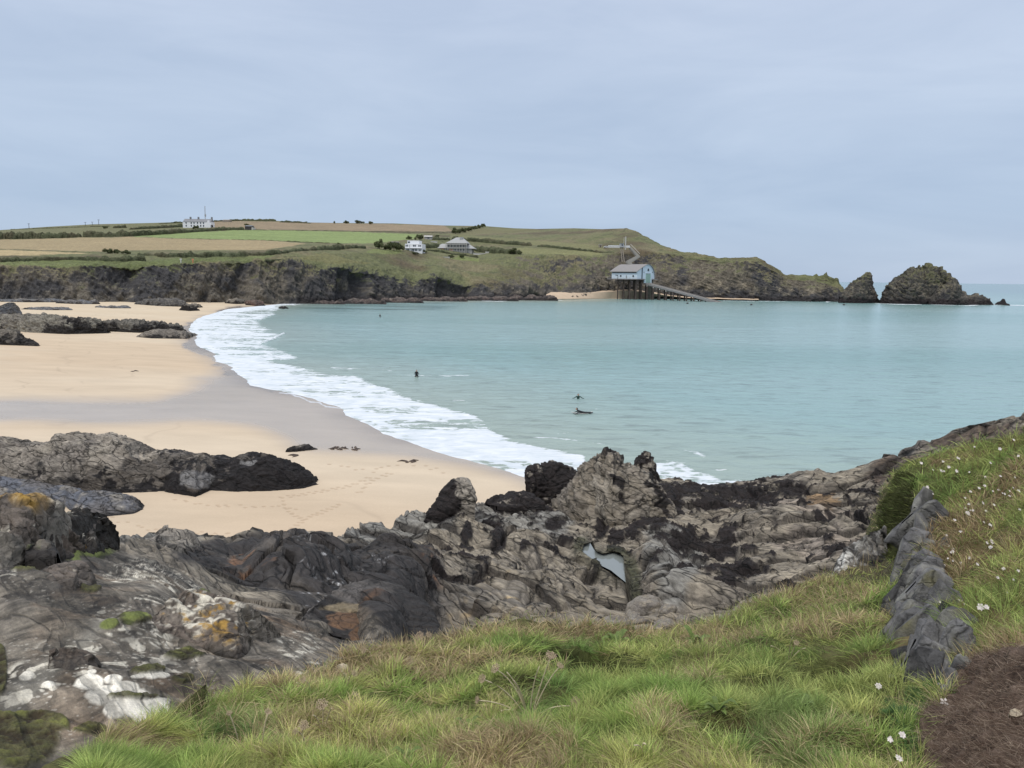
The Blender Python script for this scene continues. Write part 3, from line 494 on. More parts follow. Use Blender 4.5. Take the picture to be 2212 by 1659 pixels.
# ------------------------------------------------------------------ rock shelf
SC = [(-100, 1659, 3.2), (0, 1659, 3.3), (150, 1659, 3.4), (300, 1600, 3.8), (560, 1500, 5.3), (700, 1450, 6.6), (800, 1420, 8.2), (950, 1400, 12), (1100, 1400, 13.5), (1300, 1400, 14), (1500, 1390, 15), (1700, 1330, 15), (1850, 1280, 14), (2000, 1200, 15), (2200, 1100, 15),
 (0, 1500, 4.2), (200, 1500, 4.4), (400, 1500, 4.9), (0, 1350, 5.4), (200, 1350, 5.7), (350, 1400, 5.6), (500, 1400, 6.3), (600, 1430, 6.2), (0, 1220, 7.3), (150, 1230, 7.8), (350, 1300, 7.2), (350, 1230, 10), (350, 1180, 16), (413, 1156, 22), (560, 1182, 21), (708, 1152, 25), (600, 1250, 15.5), (500, 1300, 11), (750, 1300, 14), (760, 1380, 11), (850, 1250, 17.5),
 (1000, 1250, 21), (1000, 1350, 16), (1200, 1350, 16.5), (1200, 1250, 21.5), (885, 1115, 30), (927, 1110, 32), (1000, 1110, 33), (1000, 1150, 29), (1150, 1120, 33), (1250, 1120, 35), (1310, 1210, 27.5), (1400, 1210, 25), (1400, 1290, 20), (1500, 1250, 22.5), (1500, 1150, 31), (1400, 1080, 38), (1500, 1075, 39), (1600, 1060, 39), (1700, 1035, 38), (1817, 1012, 36),
 (1947, 985, 33), (2050, 950, 31), (2212, 890, 28), (2300, 870, 27), (1700, 1150, 27), (1700, 1250, 19), (1850, 1100, 27), (1850, 1180, 20), (2000, 1050, 24), (2100, 1000, 24)]
fS = rbf(SC)
CREST = [(-110, 1205), (0, 1200), (150, 1190), (215, 1188), (240, 1180), (278, 1166), (339, 1157), (413, 1154), (425, 1163), (509, 1170), (560, 1181), (608, 1173), (627, 1160), (672, 1152), (708, 1150), (760, 1140), (800, 1130), (885, 1109), (927, 1104), (1021, 1088), (1053, 1077), (1165, 1082), (1249, 1084), (1300, 1078), (1422, 1049), (1442, 1049), (1504, 1059), (1551, 1060), (1607, 1049), (1663, 1035), (1700, 1031), (1742, 1018), (1817, 1011), (1845, 999), (1882, 993), (1947, 983), (1969, 978), (2005, 959), (2041, 942), (2089, 926), (2120, 914), (2185, 894), (2212, 885), (2330, 858)]
BOT = [(-110, 1760), (100, 1750), (250, 1720), (350, 1660), (560, 1560), (800, 1480), (960, 1440), (1300, 1430), (1600, 1400), (1800, 1330), (1950, 1270), (2100, 1200), (2330, 1120)]
POOL = [(1256, 1190), (1262, 1174), (1276, 1172), (1286, 1190), (1300, 1196), (1325, 1192), (1347, 1200), (1350, 1226), (1352, 1258), (1330, 1240), (1318, 1230), (1302, 1222), (1289, 1214)]
NXS, NV = 1700, 560
x = np.linspace(-110, 2330, NXS)[None, :]; v = np.linspace(0, 1, NV)[:, None]
cy = ip(x, CREST); by = ip(x, BOT); PXs = x+0*v; PYs = by+(cy-by)*v; Ys = fS(PXs, PYs)
G = U(PXs, PYs, Ys)
nrm = gnorm(G)
tdir = np.array([.68, -.73, -.1]); adir = np.array([.73, .68, .35])
al = G@tdir; ac = G@adir; wv = fbm(G, .22, 3)*1.6; farf = np.clip((Ys-7.5)/7, 0, 1)
def saw(w): f = w-np.floor(w); return np.where(f < .88, f/.88, (1-f)/.12)
sw = saw((ac+wv)*.75+.35*fbm(np.stack([al*.3, ac, G[..., 2]], -1), 1.2, 3))*saw((ac+wv)*.31+.3)
f1, f2, cid = worley((al+wv*.8)*.42+ac*.1, (ac+wv)*.9); ce = np.clip((f2-f1)*4, 0, 1)
g1, g2, cid2 = worley((al+wv*.5)*1.1+ac*.2, (ac+wv)*2.1); ce2 = np.clip((g2-g1)*3.5, 0, 1)
big = fbm(G, .16, 4); md = fbm(np.stack([al*.45, ac, G[..., 2]*.6], -1), .75, 5, .58); rgd = ridge(np.stack([al*.35, ac, G[..., 2]], -1), .8, 4)
darkface = softpoly(PXs+fbm(G, .8, 3)*18, PYs+fbm(G, .8, 3)*8, [(350, 1192), (560, 1180), (640, 1172), (740, 1176), (885, 1160), (930, 1190), (980, 1285), (960, 1392), (860, 1400), (700, 1340), (590, 1290), (480, 1250), (380, 1225)], 14, 6, 12)
hh = big*.75+(sw-.4)*.26+cid*.22+(ce-1)*.16+(ce2-1)*.05+cid2*.06+md*.13+(rgd-.5)*.09
near = np.clip(1-farf, 0, 1)
hn = fbm(G, .6, 3)*.09+fbm(G, 3, 3)*.012+(saw((G@np.array([.25, .95, .6])+fbm(G, .6, 3)*.25)*1.3)-.5)*.055+ridge(G, 2.2, 3)*.012+(ce2-1)*.012
hfun = hh*farf*np.interp(Ys, [9, 15, 30], [.45, .8, 1.])+hn*near
edgef = np.interp(v, [.955, 1], [1, .7])
lump = lambda cx, cy, rx, ry, h: np.clip(1-((PXs-cx)/rx)**2-((PYs-cy)/ry)**2, 0, 1)*h
hfun = hfun*edgef+lump(820, 1345, 170, 50, .7)*(.8+.4*md)+lump(650, 1225, 130, 45, .8)+lump(860, 1230, 100, 60, .5)-lump(730, 1330, 90, 16, .4)-lump(980, 1310, 60, 40, .5)
hfun = hfun+lump(1480, 1240, 130, 34, .8)+lump(1420, 1190, 60, 20, .5)+lump(1650, 1120, 110, 26, .5)+lump(1120, 1180, 90, 24, .6)+lump(960, 1160, 90, 20, .5)-lump(1200, 1290, 120, 14, .3)-lump(1500, 1180, 100, 14, .5)-lump(1838, 1108, 70, 14, 1.1)-lump(1560, 1160, 90, 12, .5)
hfun = hfun*(1+.0*v)
Gd = G+nrm*hfun[..., None]
# basin of the rock pool
pz = float(Uz(*[np.array([q]) for q in (1305, 1215)], 0)[0, 2]); PP = U(np.array([1305.]), np.array([1215.]), fS(1305, 1215)); pz = float(PP[0, 2])-.15
pm = softpoly(PXs, PYs, [(1306+(a-1306)*.98, 1212+(b-1212)*.98) for a, b in POOL], 3, 1.5, 12)
Gd = lerp(Gd, Uz(PXs, PYs, pz-.3), (pm*(np.linalg.norm(Gd-Uz(PXs, PYs, pz-.3), axis=-1) < 60))[..., None])
lip = softpoly(PXs, PYs, [(1306+(a-1306)*1.45+4, 1212+(b-1212)*1.3) for a, b in POOL], 8, 5, 12)*(1-pm); lw = np.clip(lip*1.8, 0, 1)*(Gd[..., 2] < pz+.1)
Gd = lerp(Gd, Uz(PXs, PYs, pz+.12+.1*md), lw[..., None])
nz = np.abs(gnorm(Gd)[..., 2])
# rock colours
q = fbm(G, .5, 4); q2 = fbm(G, 1.6, 4, .6); q3 = fbm(G, 6, 3, .6); qa = fbm(np.stack([al*.25, ac, G[..., 2]], -1), 1.6, 4)
c = cc_(G, (.225, .195, .148)); c = mixc(c, (.135, .122, .105), np.clip(q*1.5+.05+qa*1.1, 0, 1)*.8); c = mixc(c, (.31, .27, .205), np.clip(qa*1.5+q2*.6-.15, 0, 1)*.7)
c = mixc(c, (.20, .20, .185), ell(PXs, PYs, [(900, 1130, 160, 30), (320, 1170, 120, 20), (1100, 1130, 120, 40), (1450, 1200, 60, 60)], q*.6)*.7)
c = mixc(c, (.30, .25, .20), ell(PXs, PYs, [(1790, 1160, 120, 28), (1780, 1105, 130, 12), (1640, 1090, 100, 14), (1330, 1105, 60, 14)], q*.5)*.75)
c = mixc(c, (.33, .24, .12), np.clip(q2*2.2+qa*.8-1.0, 0, 1)*.7*ell(PXs, PYs, [(1100, 1290, 260, 70), (1270, 1250, 60, 60), (1650, 1270, 80, 30), (1710, 1075, 40, 20)], q*.4))
c = mixc(c, (.27, .165, .07), ell(PXs, PYs, [(1775, 1082, 36, 18), (900, 1215, 26, 20), (905, 1275, 18, 10)], q2*.8)*.7)
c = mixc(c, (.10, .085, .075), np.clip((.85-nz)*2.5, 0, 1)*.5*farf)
c = mixc(c, (.10, .072, .052), ell(PXs, PYs, [(1950, 1010, 120, 30), (2130, 935, 140, 30), (2000, 1040, 60, 30)], q*.7)*.85)
crk_ = np.clip(1-(f2-f1)*7, 0, 1)*farf; crk2_ = np.clip(1-(g2-g1)*5, 0, 1)*farf*np.clip(q*2+.7, 0, 1); c = mixc(c, (.028, .024, .021), crk_*.85); c = mixc(c, (.045, .04, .034), crk2_*.6)
# dark slate face
dc = cc_(G, (.036, .032, .030)); dc = mixc(dc, (.080, .070, .060), np.clip(qa*1.8, 0, 1)); dc = mixc(dc, (.16, .085, .045), np.clip(q2*2.4-.75+q, 0, 1)*.8*ell(PXs, PYs, [(760, 1375, 70, 30), (560, 1240, 60, 40), (640, 1270, 50, 30), (930, 1240, 40, 50)], q))
dc = mixc(dc, (.30, .24, .15), ell(PXs, PYs, [(750, 1314, 45, 8)], q2*.4)*.6); dc = mixc(dc, (.42, .42, .42), np.clip(q3*3+qa*1.6-1.55, 0, 1)*ell(PXs, PYs, [(720, 1240, 110, 60), (690, 1300, 60, 30)], q*.3))
c = lerp(c, dc, darkface[..., None])
# black weed, and painted shade under the overhang at the right
WEED_SHADE = [(1480, 1075, 75, 12), (1600, 1068, 90, 16), (1700, 1052, 60, 12), (1560, 1095, 80, 14), (1440, 1100, 40, 24), (1640, 1085, 50, 8), (1840, 1106, 58, 13), (1790, 1116, 40, 5), (1375, 1150, 24, 12), (1410, 1140, 40, 18), (1480, 1160, 60, 12), (1560, 1172, 60, 10), (1572, 1150, 22, 14), (1330, 1165, 20, 12), (1375, 1105, 22, 10), (1090, 1088, 50, 8), (1190, 1100, 30, 14), (1100, 1082, 60, 10), (1195, 1135, 22, 10), (980, 1140, 30, 14), (1060, 1140, 26, 8), (1005, 1168, 12, 8), (1075, 1175, 16, 14), (1562, 1225, 34, 14), (1610, 1218, 30, 10), (1650, 1213, 12, 8), (1795, 1168, 22, 12), (1700, 1240, 14, 9), (1660, 1187, 12, 8), (1340, 1190, 24, 8), (1300, 1150, 16, 20), (1270, 1060, 40, 10), (1850, 1060, 60, 8), (950, 1100, 30, 20)]
wm = ell(PXs, PYs, WEED_SHADE, q2*.95+q3*.25); wm = np.maximum(wm, np.clip((fbm(G, 2.2, 3)-.46+.3*q)*8, 0, 1)*(PYs < 1250)*(PXs > 920)*(PXs < 1900))
c = mixc(c, (.016, .012, .011), wm); Gd = Gd+nrm*(wm*(.05+.10*np.abs(q3)))[..., None]
c = mixc(c, (.055, .058, .030), lip*.8); c = mixc(c, (.05, .045, .03), pm)
# near slab: lichen, moss, ochre
nc = cc_(G, (.160, .140, .110)); stk = fbm(np.stack([(G[..., 0]-.5*G[..., 1])*14, (G[..., 1]+.5*G[..., 0])*4, G[..., 2]*14], -1), 1., 4, .65); nc = mixc(nc, (.058, .052, .046), np.clip(q*1.4+fbm(np.stack([G[..., 0]*2, G[..., 1]*.7, G[..., 2]], -1), 1.4, 4), 0, 1)*.9); nc = mixc(nc, (.185, .165, .135), np.clip(fbm(G, .9, 3)*1.8-.1, 0, 1)*.7); nc = mixc(nc, (.16, .105, .062), np.clip(fbm(G+9, 1.3, 4)*2-.3, 0, 1)*.7); nc = nc*np.clip(1+.75*stk+.3*q3, .35, 1.9)[..., None]; nc = mixc(nc, (.025, .022, .019), np.clip((fbm(G+31, 1.1, 4)*1.2+.9*stk-.55)*3, 0, 1)*.8)
nc = mixc(nc, (.22, .205, .17), softpoly(PXs, PYs, [(0, 1480), (120, 1420), (210, 1340), (235, 1345), (150, 1440), (40, 1520), (0, 1540)], 14, 8)*.8)
k1, k2, kc = worley(G[..., 0]*8+fbm(G, 5, 3), G[..., 1]*8+G[..., 2]*3+fbm(G+3, 5, 3)); sp = np.clip((.26+.32*kc+.1*q3-k1)*10, 0, 1)
h1, h2, hc = worley(G[..., 0]*22, G[..., 1]*22+G[..., 2]*8); sp2 = np.clip((.12+.22*hc-h1)*8, 0, 1)
LZ = [(120, 1450, 60, 26), (280, 1380, 70, 40), (250, 1340, 60, 24), (420, 1250, 120, 22), (300, 1240, 60, 20), (160, 1400, 70, 30), (350, 1430, 60, 30), (60, 1480, 50, 40), (200, 1405, 60, 20), (640, 1400, 40, 30), (700, 1460, 50, 16), (470, 1330, 60, 30), (330, 1310, 50, 16), (150, 1240, 40, 14), (10, 1255, 20, 12)]
lz = ell(PXs, PYs, LZ, .25+q2*.6); nc = mixc(nc, (.62, .58, .48), sp*lz*.85); nc = mixc(nc, (.50, .47, .40), sp2*np.clip(lz+.5*(q2 > .1), 0, 1)*.8)
LB = [(190, 1480, 30, 14), (225, 1503, 40, 16), (262, 1500, 30, 16), (255, 1528, 26, 12), (290, 1520, 36, 20), (330, 1545, 34, 22), (372, 1560, 30, 16), (405, 1555, 22, 8), (335, 1460, 20, 8), (352, 1464, 12, 7), (240, 1478, 18, 7), (58, 1457, 16, 8), (105, 1478, 14, 7), (345, 1520, 20, 8), (300, 1460, 16, 4), (195, 1463, 10, 4)]
lb = ell(PXs, PYs, LB, q3*.28+q2*.2); nc = mixc(nc, (.74, .70, .60), lb); 
ms = ell(PXs, PYs, [(40, 1590, 80, 55), (90, 1550, 55, 24), (250, 1590, 50, 20), (200, 1560, 36, 14), (180, 1195, 60, 12), (65, 1168, 18, 6), (285, 1340, 36, 12), (235, 1357, 26, 9), (440, 1285, 18, 10), (390, 1475, 22, 9), (0, 1440, 14, 40), (400, 1415, 40, 10), (70, 1245, 50, 10), (190, 1285, 20, 8), (320, 1445, 30, 10), (290, 1510, 50, 5)], q2*.4)
nc = mixc(nc, (.072, .068, .022), ms*.92); nc = mixc(nc, (.125, .13, .035), ms*np.clip(fbm(G+3, 9, 4, .65)*2, 0, 1)); nc = mixc(nc, (.035, .026, .012), ms*np.clip(-fbm(G+3, 9, 4, .65)*2.2-.1, 0, 1)); nc = mixc(nc, (.16, .19, .05), ell(PXs, PYs, [(190, 1200, 50, 8), (64, 1168, 16, 5), (285, 1340, 30, 9), (235, 1357, 22, 7), (440, 1284, 14, 8)], q3*.5)*.85)
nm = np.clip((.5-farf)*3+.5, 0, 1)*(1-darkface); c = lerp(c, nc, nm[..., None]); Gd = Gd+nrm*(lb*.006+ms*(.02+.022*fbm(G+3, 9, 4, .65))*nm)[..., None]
b1 = Gd[-1]+np.array([0, 2.0, -.9]); b2 = Gd[-1]+np.array([0, 6, 0]); b2[:, 2] = np.minimum(b2[:, 2]-5, .3); b3 = b2+np.array([0, 7, 0]); b3[:, 2] = -2
back = rows_loft([Gd[-1], b1, b2, b3], [6, 16, 6])[1:]; back = back+np.stack([fbm(back, .6, 4), fbm(back+7, .6, 4), fbm(back+3, .6, 4)], -1)*.35
cb = C_rock(back, 0, 0, 0, np.ones(back.shape[:2])*.8)
Gd = np.concatenate([Gd, back]); c = np.concatenate([c, cb])
M_SHELF = m_rock('shelf_rock', 1.35, 1., .78, .9, an=(.30, 1, 1), rot=(0, 0, .82), cw=.034, crk=.10, grain=1.5, soft='soft')
Gd_all = Gd
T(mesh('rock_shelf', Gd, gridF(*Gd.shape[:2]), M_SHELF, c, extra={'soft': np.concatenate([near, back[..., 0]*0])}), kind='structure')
SG = Gd[:NV]; SGN = gnorm(SG)
def SP(px_, py_):
    i = np.clip(int((px_+110)/2440*(NXS-1)), 0, NXS-1); b_, c_ = BOT, CREST
    y0 = float(np.interp(px_, *np.array(b_, float).T)); y1 = float(np.interp(px_, *np.array(c_, float).T)); j = np.clip(int((py_-y0)/(y1-y0)*(NV-1)), 0, NV-1)
    return SG[j, i], SGN[j, i]
# pool water
pp = np.array(POOL+[], float); pp = np.array([(1306+(a-1306)*1.14, 1212+(b-1212)*1.12) for a, b in POOL]); W = Uz(pp[:, 0], pp[:, 1], pz)
t = NT('pool_water'); pw = t.set(Base_Color=(.19, .21, .20, 1), Roughness=.02, IOR=1.45, Specular_IOR_Level=.9, Normal=t.bump(t.noise(6, 3), .05, .02))
mb = MB(); mb.v = [tuple(p) for p in W]; mb.f = [list(range(len(W)))[::-1]]; T(mb.build('pool_water', pw), kind='structure')
# rocks standing up from the shelf
def C_weed(lv=.9, top=(.235, .205, .165)): return lambda G, x, y, nz, rel: mixc(C_rock(G, x, y, nz, rel, top=top, lv=-.2), (.015, .011, .010), np.clip((lv-.5+.8*fbm(G, 1.2, 4, .6)+.4*fbm(G, 4, 3))*5, 0, 1))
kn = dict(mat=M_STRAT, res=1.2, sc=.9, seg=(60, 24), sink=.8)
def Yb_(a, b, y): return [(a, float(fS(a, y))), (b, float(fS(b, y)))]
outcrop('rock_pinnacle', [(925, 1112), (940, 1090), (952, 1071), (960, 1056), (969, 1048), (982, 1041), (997, 1034), (1008, 1038), (1019, 1056), (1024, 1080)], [(915, 1128), (950, 1135), (1000, 1115), (1026, 1100)], 2.4, 'upright pointed rock above the sand, black weed on its left side', cat='rock', Yf=29.5, amp=.16, colf=lambda G, x, y, nz, rel: mixc(C_rock(G, x, y, nz, rel, lv=-.2), (.016, .012, .011), np.clip(((990-x)/22+1.4*fbm(G, 1.5, 4)+.2)*2, 0, 1)), **kn)
outcrop('weedy_rock', [(1136, 1036), (1139, 1020), (1150, 1010), (1165, 1003), (1185, 1002), (1202, 1003), (1222, 1012), (1238, 1019), (1252, 1027), (1262, 1045)], [(1136, 1044), (1150, 1060), (1180, 1090), (1220, 1095), (1262, 1080)], 4, 'rounded black seaweed covered rock between the sand and the tallest crag', cat='rock', Yf=39, amp=.22, colf=C_weed(1.0), **kn)
outcrop('weedy_rock', [(1050, 1078), (1066, 1070), (1090, 1071), (1106, 1064), (1120, 1062), (1131, 1065), (1150, 1073), (1176, 1082)], [(1046, 1088), (1110, 1100), (1180, 1104)], 3, 'low black seaweed hump right of the pointed rock', cat='rock', Yf=35.5, amp=.16, colf=C_weed(1.2), **kn)
outcrop('rock_crag', [(1195, 1080), (1222, 1056), (1248, 1026), (1257, 1015), (1267, 1002), (1277, 993), (1296, 986), (1313, 980), (1330, 982), (1344, 990), (1358, 1002), (1369, 1007), (1385, 1020), (1405, 1032), (1428, 1062), (1460, 1095)], [(1185, 1110), (1240, 1135), (1320, 1155), (1400, 1145), (1465, 1118)], 6, 'tallest rounded crag at the water edge, bare tan below and dark weed on top', cat='crag', Yf=[(1185, 36), (1320, 32.5), (1465, 34)], amp=.34, strat=(.5, -.3, .8), colf=lambda G, x, y, nz, rel: mixc(C_rock(G, x, y, nz, rel, top=(.20, .172, .132), lv=-.2), (.017, .013, .011), np.clip(((rel-.72)*1.5+(x-1370)/120+1.2*fbm(G, 1.0, 4, .6)+.45*fbm(G, 4, 3))*4, 0, 1)), **{**kn, 'sc': .6})
outcrop('rock_spike', [(1366, 1010), (1372, 1000), (1378, 992), (1386, 985), (1394, 979), (1402, 982), (1408, 988), (1414, 1000), (1419, 1010), (1422, 1022), (1424, 1036), (1434, 1048)], [(1358, 1050), (1390, 1062), (1436, 1058)], 2.6, 'narrow weed topped spike right of the tallest crag', cat='rock', Yf=40, amp=.2, colf=C_weed(.62), **kn)
outcrop('weedy_rock', [(1415, 1052), (1442, 1045), (1470, 1049), (1504, 1056), (1530, 1052), (1551, 1057), (1580, 1048), (1607, 1044), (1640, 1036), (1665, 1032), (1700, 1026), (1720, 1029), (1750, 1030)], [(1415, 1085), (1500, 1092), (1600, 1082), (1680, 1070), (1750, 1045)], 4, 'long black weed covered ledge along the surf', cat='rock ledge', Yf=38.5, amp=.22, colf=C_weed(.95), **kn)
# near rocks
def C_lich(org=.5, wh=.6, dark=.3):
    def f(G, x, y, nz, rel):
        c = C_rock(G, x, y, nz, rel, top=(.115, .09, .07), lv=dark, low=(.03, .026, .022)); q = fbm(G, 3, 4, .6); q2 = fbm(G+5, 9, 3, .6); tp = np.clip((nz-.35)*2.5+(rel-.5), 0, 1)
        c = mixc(c, (.60, .56, .46), np.clip((q2+.5*q-.42+wh)*4, 0, 1)*tp*.9); return mixc(c, (.36, .215, .045), np.clip((fbm(G+11, 5, 4, .6)-.5+org)*5, 0, 1)*tp*.9)
    return f
nk = dict(mat=M_NEAR, res=1.6, seg=(60, 24), sink=.35, cat='rock')
outcrop('lichen_rock', [(-70, 1078), (0, 1084), (15, 1081), (30, 1078), (48, 1084), (59, 1096), (62, 1120), (61, 1136), (70, 1165)], [(-70, 1235), (0, 1232), (40, 1226), (74, 1214)], 2.2, 'tall rock capped with orange lichen at the left edge above the sand', Yf='S', amp=.11, sc=2.2, colf=lambda G, x, y, nz, rel: mixc(mixc(C_lich(-.1, -.1)(G, x, y, nz, rel), (.38, .23, .05), np.clip((rel-.62)*5+fbm(G, 3, 3), 0, 1)*(x > -6)), (.17, .155, .13), np.clip((.45-rel)*3, 0, 1)), **nk)
outcrop('jagged_rock', [(36, 1160), (66, 1136), (83, 1126), (104, 1122), (122, 1118), (146, 1119), (166, 1123), (173, 1131), (180, 1134), (194, 1129), (205, 1127), (202, 1140), (205, 1152), (209, 1163), (224, 1176), (228, 1186)], [(36, 1222), (77, 1216), (128, 1206), (192, 1204), (230, 1200)], 2.0, 'jagged layered rock with an overhanging tip standing over the sand', Yf='S', amp=.12, sc=2.2, strat=(.5, -.2, .9), colf=C_lich(-.15, -.05, .35), **nk)
outcrop('lichen_boulder', [(322, 1348), (336, 1325), (349, 1308), (370, 1294), (390, 1286), (430, 1297), (480, 1309), (530, 1330), (575, 1352), (598, 1364), (606, 1378)], [(320, 1354), (380, 1378), (464, 1410), (512, 1421), (560, 1404), (606, 1386)], 1.15, 'wedge shaped boulder crusted with white and orange lichen', Yf='S', amp=.05, sc=2.6, bulge=.25, strat=(.5, -.5, .7), colf=lambda G, x, y, nz, rel: C_lich(.40, .50, .12)(G, x, y, np.clip(nz+(rel-.35)*1.5, 0, 1), np.clip(rel+.1, 0, 1.2)), **nk)
outcrop('lichen_rock', [(104, 1420), (112, 1406), (140, 1402), (170, 1412), (196, 1424), (210, 1438)], [(104, 1452), (150, 1466), (192, 1465), (211, 1448)], .5, 'small rounded rock patched with white lichen low on the slab', Yf='S', amp=.03, sc=4, bulge=.4, colf=C_lich(-.1, .35, .3), **nk)
outcrop('brown_rock', [(66, 1240), (90, 1228), (112, 1224), (150, 1226), (172, 1234), (190, 1256), (194, 1278)], [(66, 1252), (110, 1280), (160, 1292), (196, 1284)], .9, 'smooth brown rock with a mossy back beside the jagged rock', Yf='S', amp=.05, sc=2.5, bulge=.8, colf=C_lich(-.3, -.25, .2), **nk)
outcrop('dark_rock', [(645, 1345), (661, 1326), (690, 1314), (715, 1308), (760, 1300), (799, 1302), (840, 1311), (875, 1322), (905, 1333), (927, 1346), (957, 1372)], [(645, 1352), (715, 1368), (800, 1398), (880, 1402), (957, 1380)], 3.0, 'domed dark rock with rusty front half hidden by the grass bank', Yf=[(645, 9.7), (957, 11.0)], amp=.10, sc=1.5, strat=(.5, -.6, .6), bulge=.8,
    colf=lambda G, x, y, nz, rel: mixc(mixc(C_rock(G, x, y, nz, rel, top=(.060, .056, .056), lv=-.2), (.17, .095, .05), ell(x, y, [(745, 1345, 40, 22), (770, 1370, 20, 20)], fbm(G, 2, 3)*.8)*.8), (.27, .215, .13), ell(x, y, [(745, 1312, 50, 8)], fbm(G, 2, 3)*.4)*.7), **nk)
outcrop('mossy_rock', [(56, 1184), (70, 1172), (88, 1168), (104, 1174), (122, 1196)], [(54, 1206), (86, 1212), (122, 1203)], .5, 'small mossy rock wedged between the orange capped rock and the jagged one', Yf=7.3, amp=.03, sc=4, colf=lambda G, x, y, nz, rel: mixc(C_rock(G, x, y, nz, rel, top=(.11, .095, .075), lv=.2), (.12, .15, .04), np.clip((rel-.35)*2+fbm(G, 5, 3), 0, 1)), **nk)
# rounded boulders packed at the foot of the bank
rb = random.Random(5); protos = []
for k in range(5):
    a = np.linspace(0, math.pi, 26)[:, None]; b = np.linspace(0, 2*math.pi, 41)[None, :]
    D = np.stack([np.sin(a)*np.cos(b), np.sin(a)*np.sin(b), np.cos(a)+0*b], -1); rr = 1+.28*fbm(D+k*5, .9, 3)+.05*fbm(D+k*9, 4, 3)
    D = D*rr[..., None]; D[..., 2] = np.clip(D[..., 2], -1, .8+.1*fbm(D, 2, 2)); cl = mixc(cc_(D, (.215, .195, .165)), (.14, .125, .11), np.clip(fbm(D+k, 1.6, 3)+.3*rb.random(), 0, 1))
    cl = mixc(cl, (.27, .23, .17), np.clip(fbm(D+k+4, 2.5, 3)*1.5-.2, 0, 1)); protos.append((D, cl))
M_BLD = m_rock('boulder_rock', 2.2, .6, .8, .5, crk=.6)
bspots = []; tries = 0
BP = [(1360, 1265), (1400, 1255), (1500, 1290), (1600, 1300), (1680, 1300), (1640, 1345), (1560, 1362), (1400, 1368), (1290, 1364), (1240, 1352), (1330, 1300)]
while len(bspots) < 62 and tries < 6000:
    tries += 1; bx = rb.uniform(1220, 1700); by = rb.uniform(1252, 1368)
    if not inpoly(np.array(bx), np.array(by), BP): continue
    s_ = rb.uniform(10, 30)*(1 if by < 1340 else .8)
    if any(((bx-a)/(s_+d))**2+((by-b)/(s_*.42+d*.42))**2 < .62 for a, b, d in bspots): continue
    bspots.append((bx, by, s_))
bspots.sort(key=lambda q: -q[2]); bmesh_ = []
for k, (D, cl) in enumerate(protos):
    o = mesh('boulder', D, gridF(*D.shape[:2]), M_BLD, cl); bmesh_.append(o.data); bpy.data.objects.remove(o)
for k, (bx, by, s_) in enumerate([(1389, 1268, 44)]+bspots):
    p, nn = SP(bx, by); r_ = s_*p[1]/F
    o = bpy.data.objects.new('boulder', bmesh_[k % 5]); COL.objects.link(o); o.location = tuple(p+np.array([0, 0, r_*.12])); o.scale = (r_, r_*rb.uniform(.75, 1.1), r_*rb.uniform(.48, .7)); o.rotation_euler = (rb.uniform(-.2, .2), rb.uniform(-.35, .2), rb.uniform(-.6, .6))
    if k == 0: T(o, 'largest smooth boulder directly below the rock pool', 'boulder', 'rounded boulders below the rock shelf')
    else: T(o, 'rounded grey brown boulder packed among others between the rock shelf and the grass bank', 'boulder', 'rounded boulders below the rock shelf')
# ------------------------------------------------------------------ grass bank in front
fB = rbf([(-50, 1760, 1.95), (600, 1760, 1.95), (1100, 1760, 1.95), (1700, 1760, 1.9), (2300, 1760, 1.75), (250, 1620, 2.7), (600, 1550, 3.3), (1100, 1550, 3.3), (1600, 1550, 3.2), (430, 1530, 3.9), (700, 1440, 4.9), (960, 1370, 6.3), (1300, 1358, 6.8), (1500, 1350, 7), (1700, 1280, 8), (1870, 1215, 9.3), (1100, 1450, 4.4), (1500, 1450, 4.5), (1800, 1400, 5), (1900, 1300, 7), (1930, 1150, 9.5),
 (1935, 1060, 10), (2000, 985, 10.5), (2212, 935, 9.5), (2300, 920, 9), (2100, 1100, 8), (2212, 1100, 6.8), (2000, 1200, 7.2), (2100, 1300, 5), (2212, 1300, 4.2), (2050, 1500, 3.1), (2212, 1500, 2.6), (1900, 1500, 3.5), (2212, 1400, 3.2)])
EDGE = [(-110, 1830), (100, 1710), (200, 1658), (230, 1605), (300, 1574), (430, 1532), (500, 1507), (560, 1492), (640, 1464), (700, 1442), (760, 1417), (800, 1402), (870, 1387), (960, 1374), (1100, 1364), (1300, 1360), (1500, 1352), (1600, 1320), (1700, 1282), (1800, 1247), (1870, 1207), (1890, 1162), (1905, 1102), (1925, 1052), (1940, 1020), (1960, 1002), (2000, 988), (2060, 965), (2120, 950), (2212, 938), (2330, 915)]
NXB, NVB = 1300, 420; x = np.linspace(-110, 2330, NXB)[None, :]; v = np.linspace(0, 1, NVB)[:, None]
ey = ip(x, EDGE); PXb = x+0*v; PYb = 1840+(ey-1840)*v; G = U(PXb, PYb, fB(PXb, np.minimum(PYb, 1800))); n_ = gnorm(G)
tus = np.clip(fbm(G, 1.5, 3), -1, 1); tu2 = fbm(G, 4.5, 3)
HOL = [(520, 1600, 80, 18), (1180, 1482, 70, 16), (1290, 1452, 90, 14), (1640, 1500, 80, 18), (1790, 1455, 90, 30), (1560, 1610, 60, 14), (1250, 1425, 70, 10), (1870, 1590, 60, 24), (330, 1640, 80, 20), (1380, 1385, 50, 10)]
hol = ell(PXb, PYb, HOL, tus*.5)
Gb = G+n_*(tus*.10+tu2*.03-hol*.22)[..., None]*np.interp(v, [0, .9, 1], [1, 1, .5])[..., None]
SOIL = [(1982, 1900), (1990, 1620), (2005, 1572), (2040, 1528), (2075, 1500), (2085, 1450), (2130, 1430), (2400, 1440), (2400, 1900)]
soil = softpoly(PXb+tu2*8, PYb+tus*6, SOIL, 6, 5, 12)
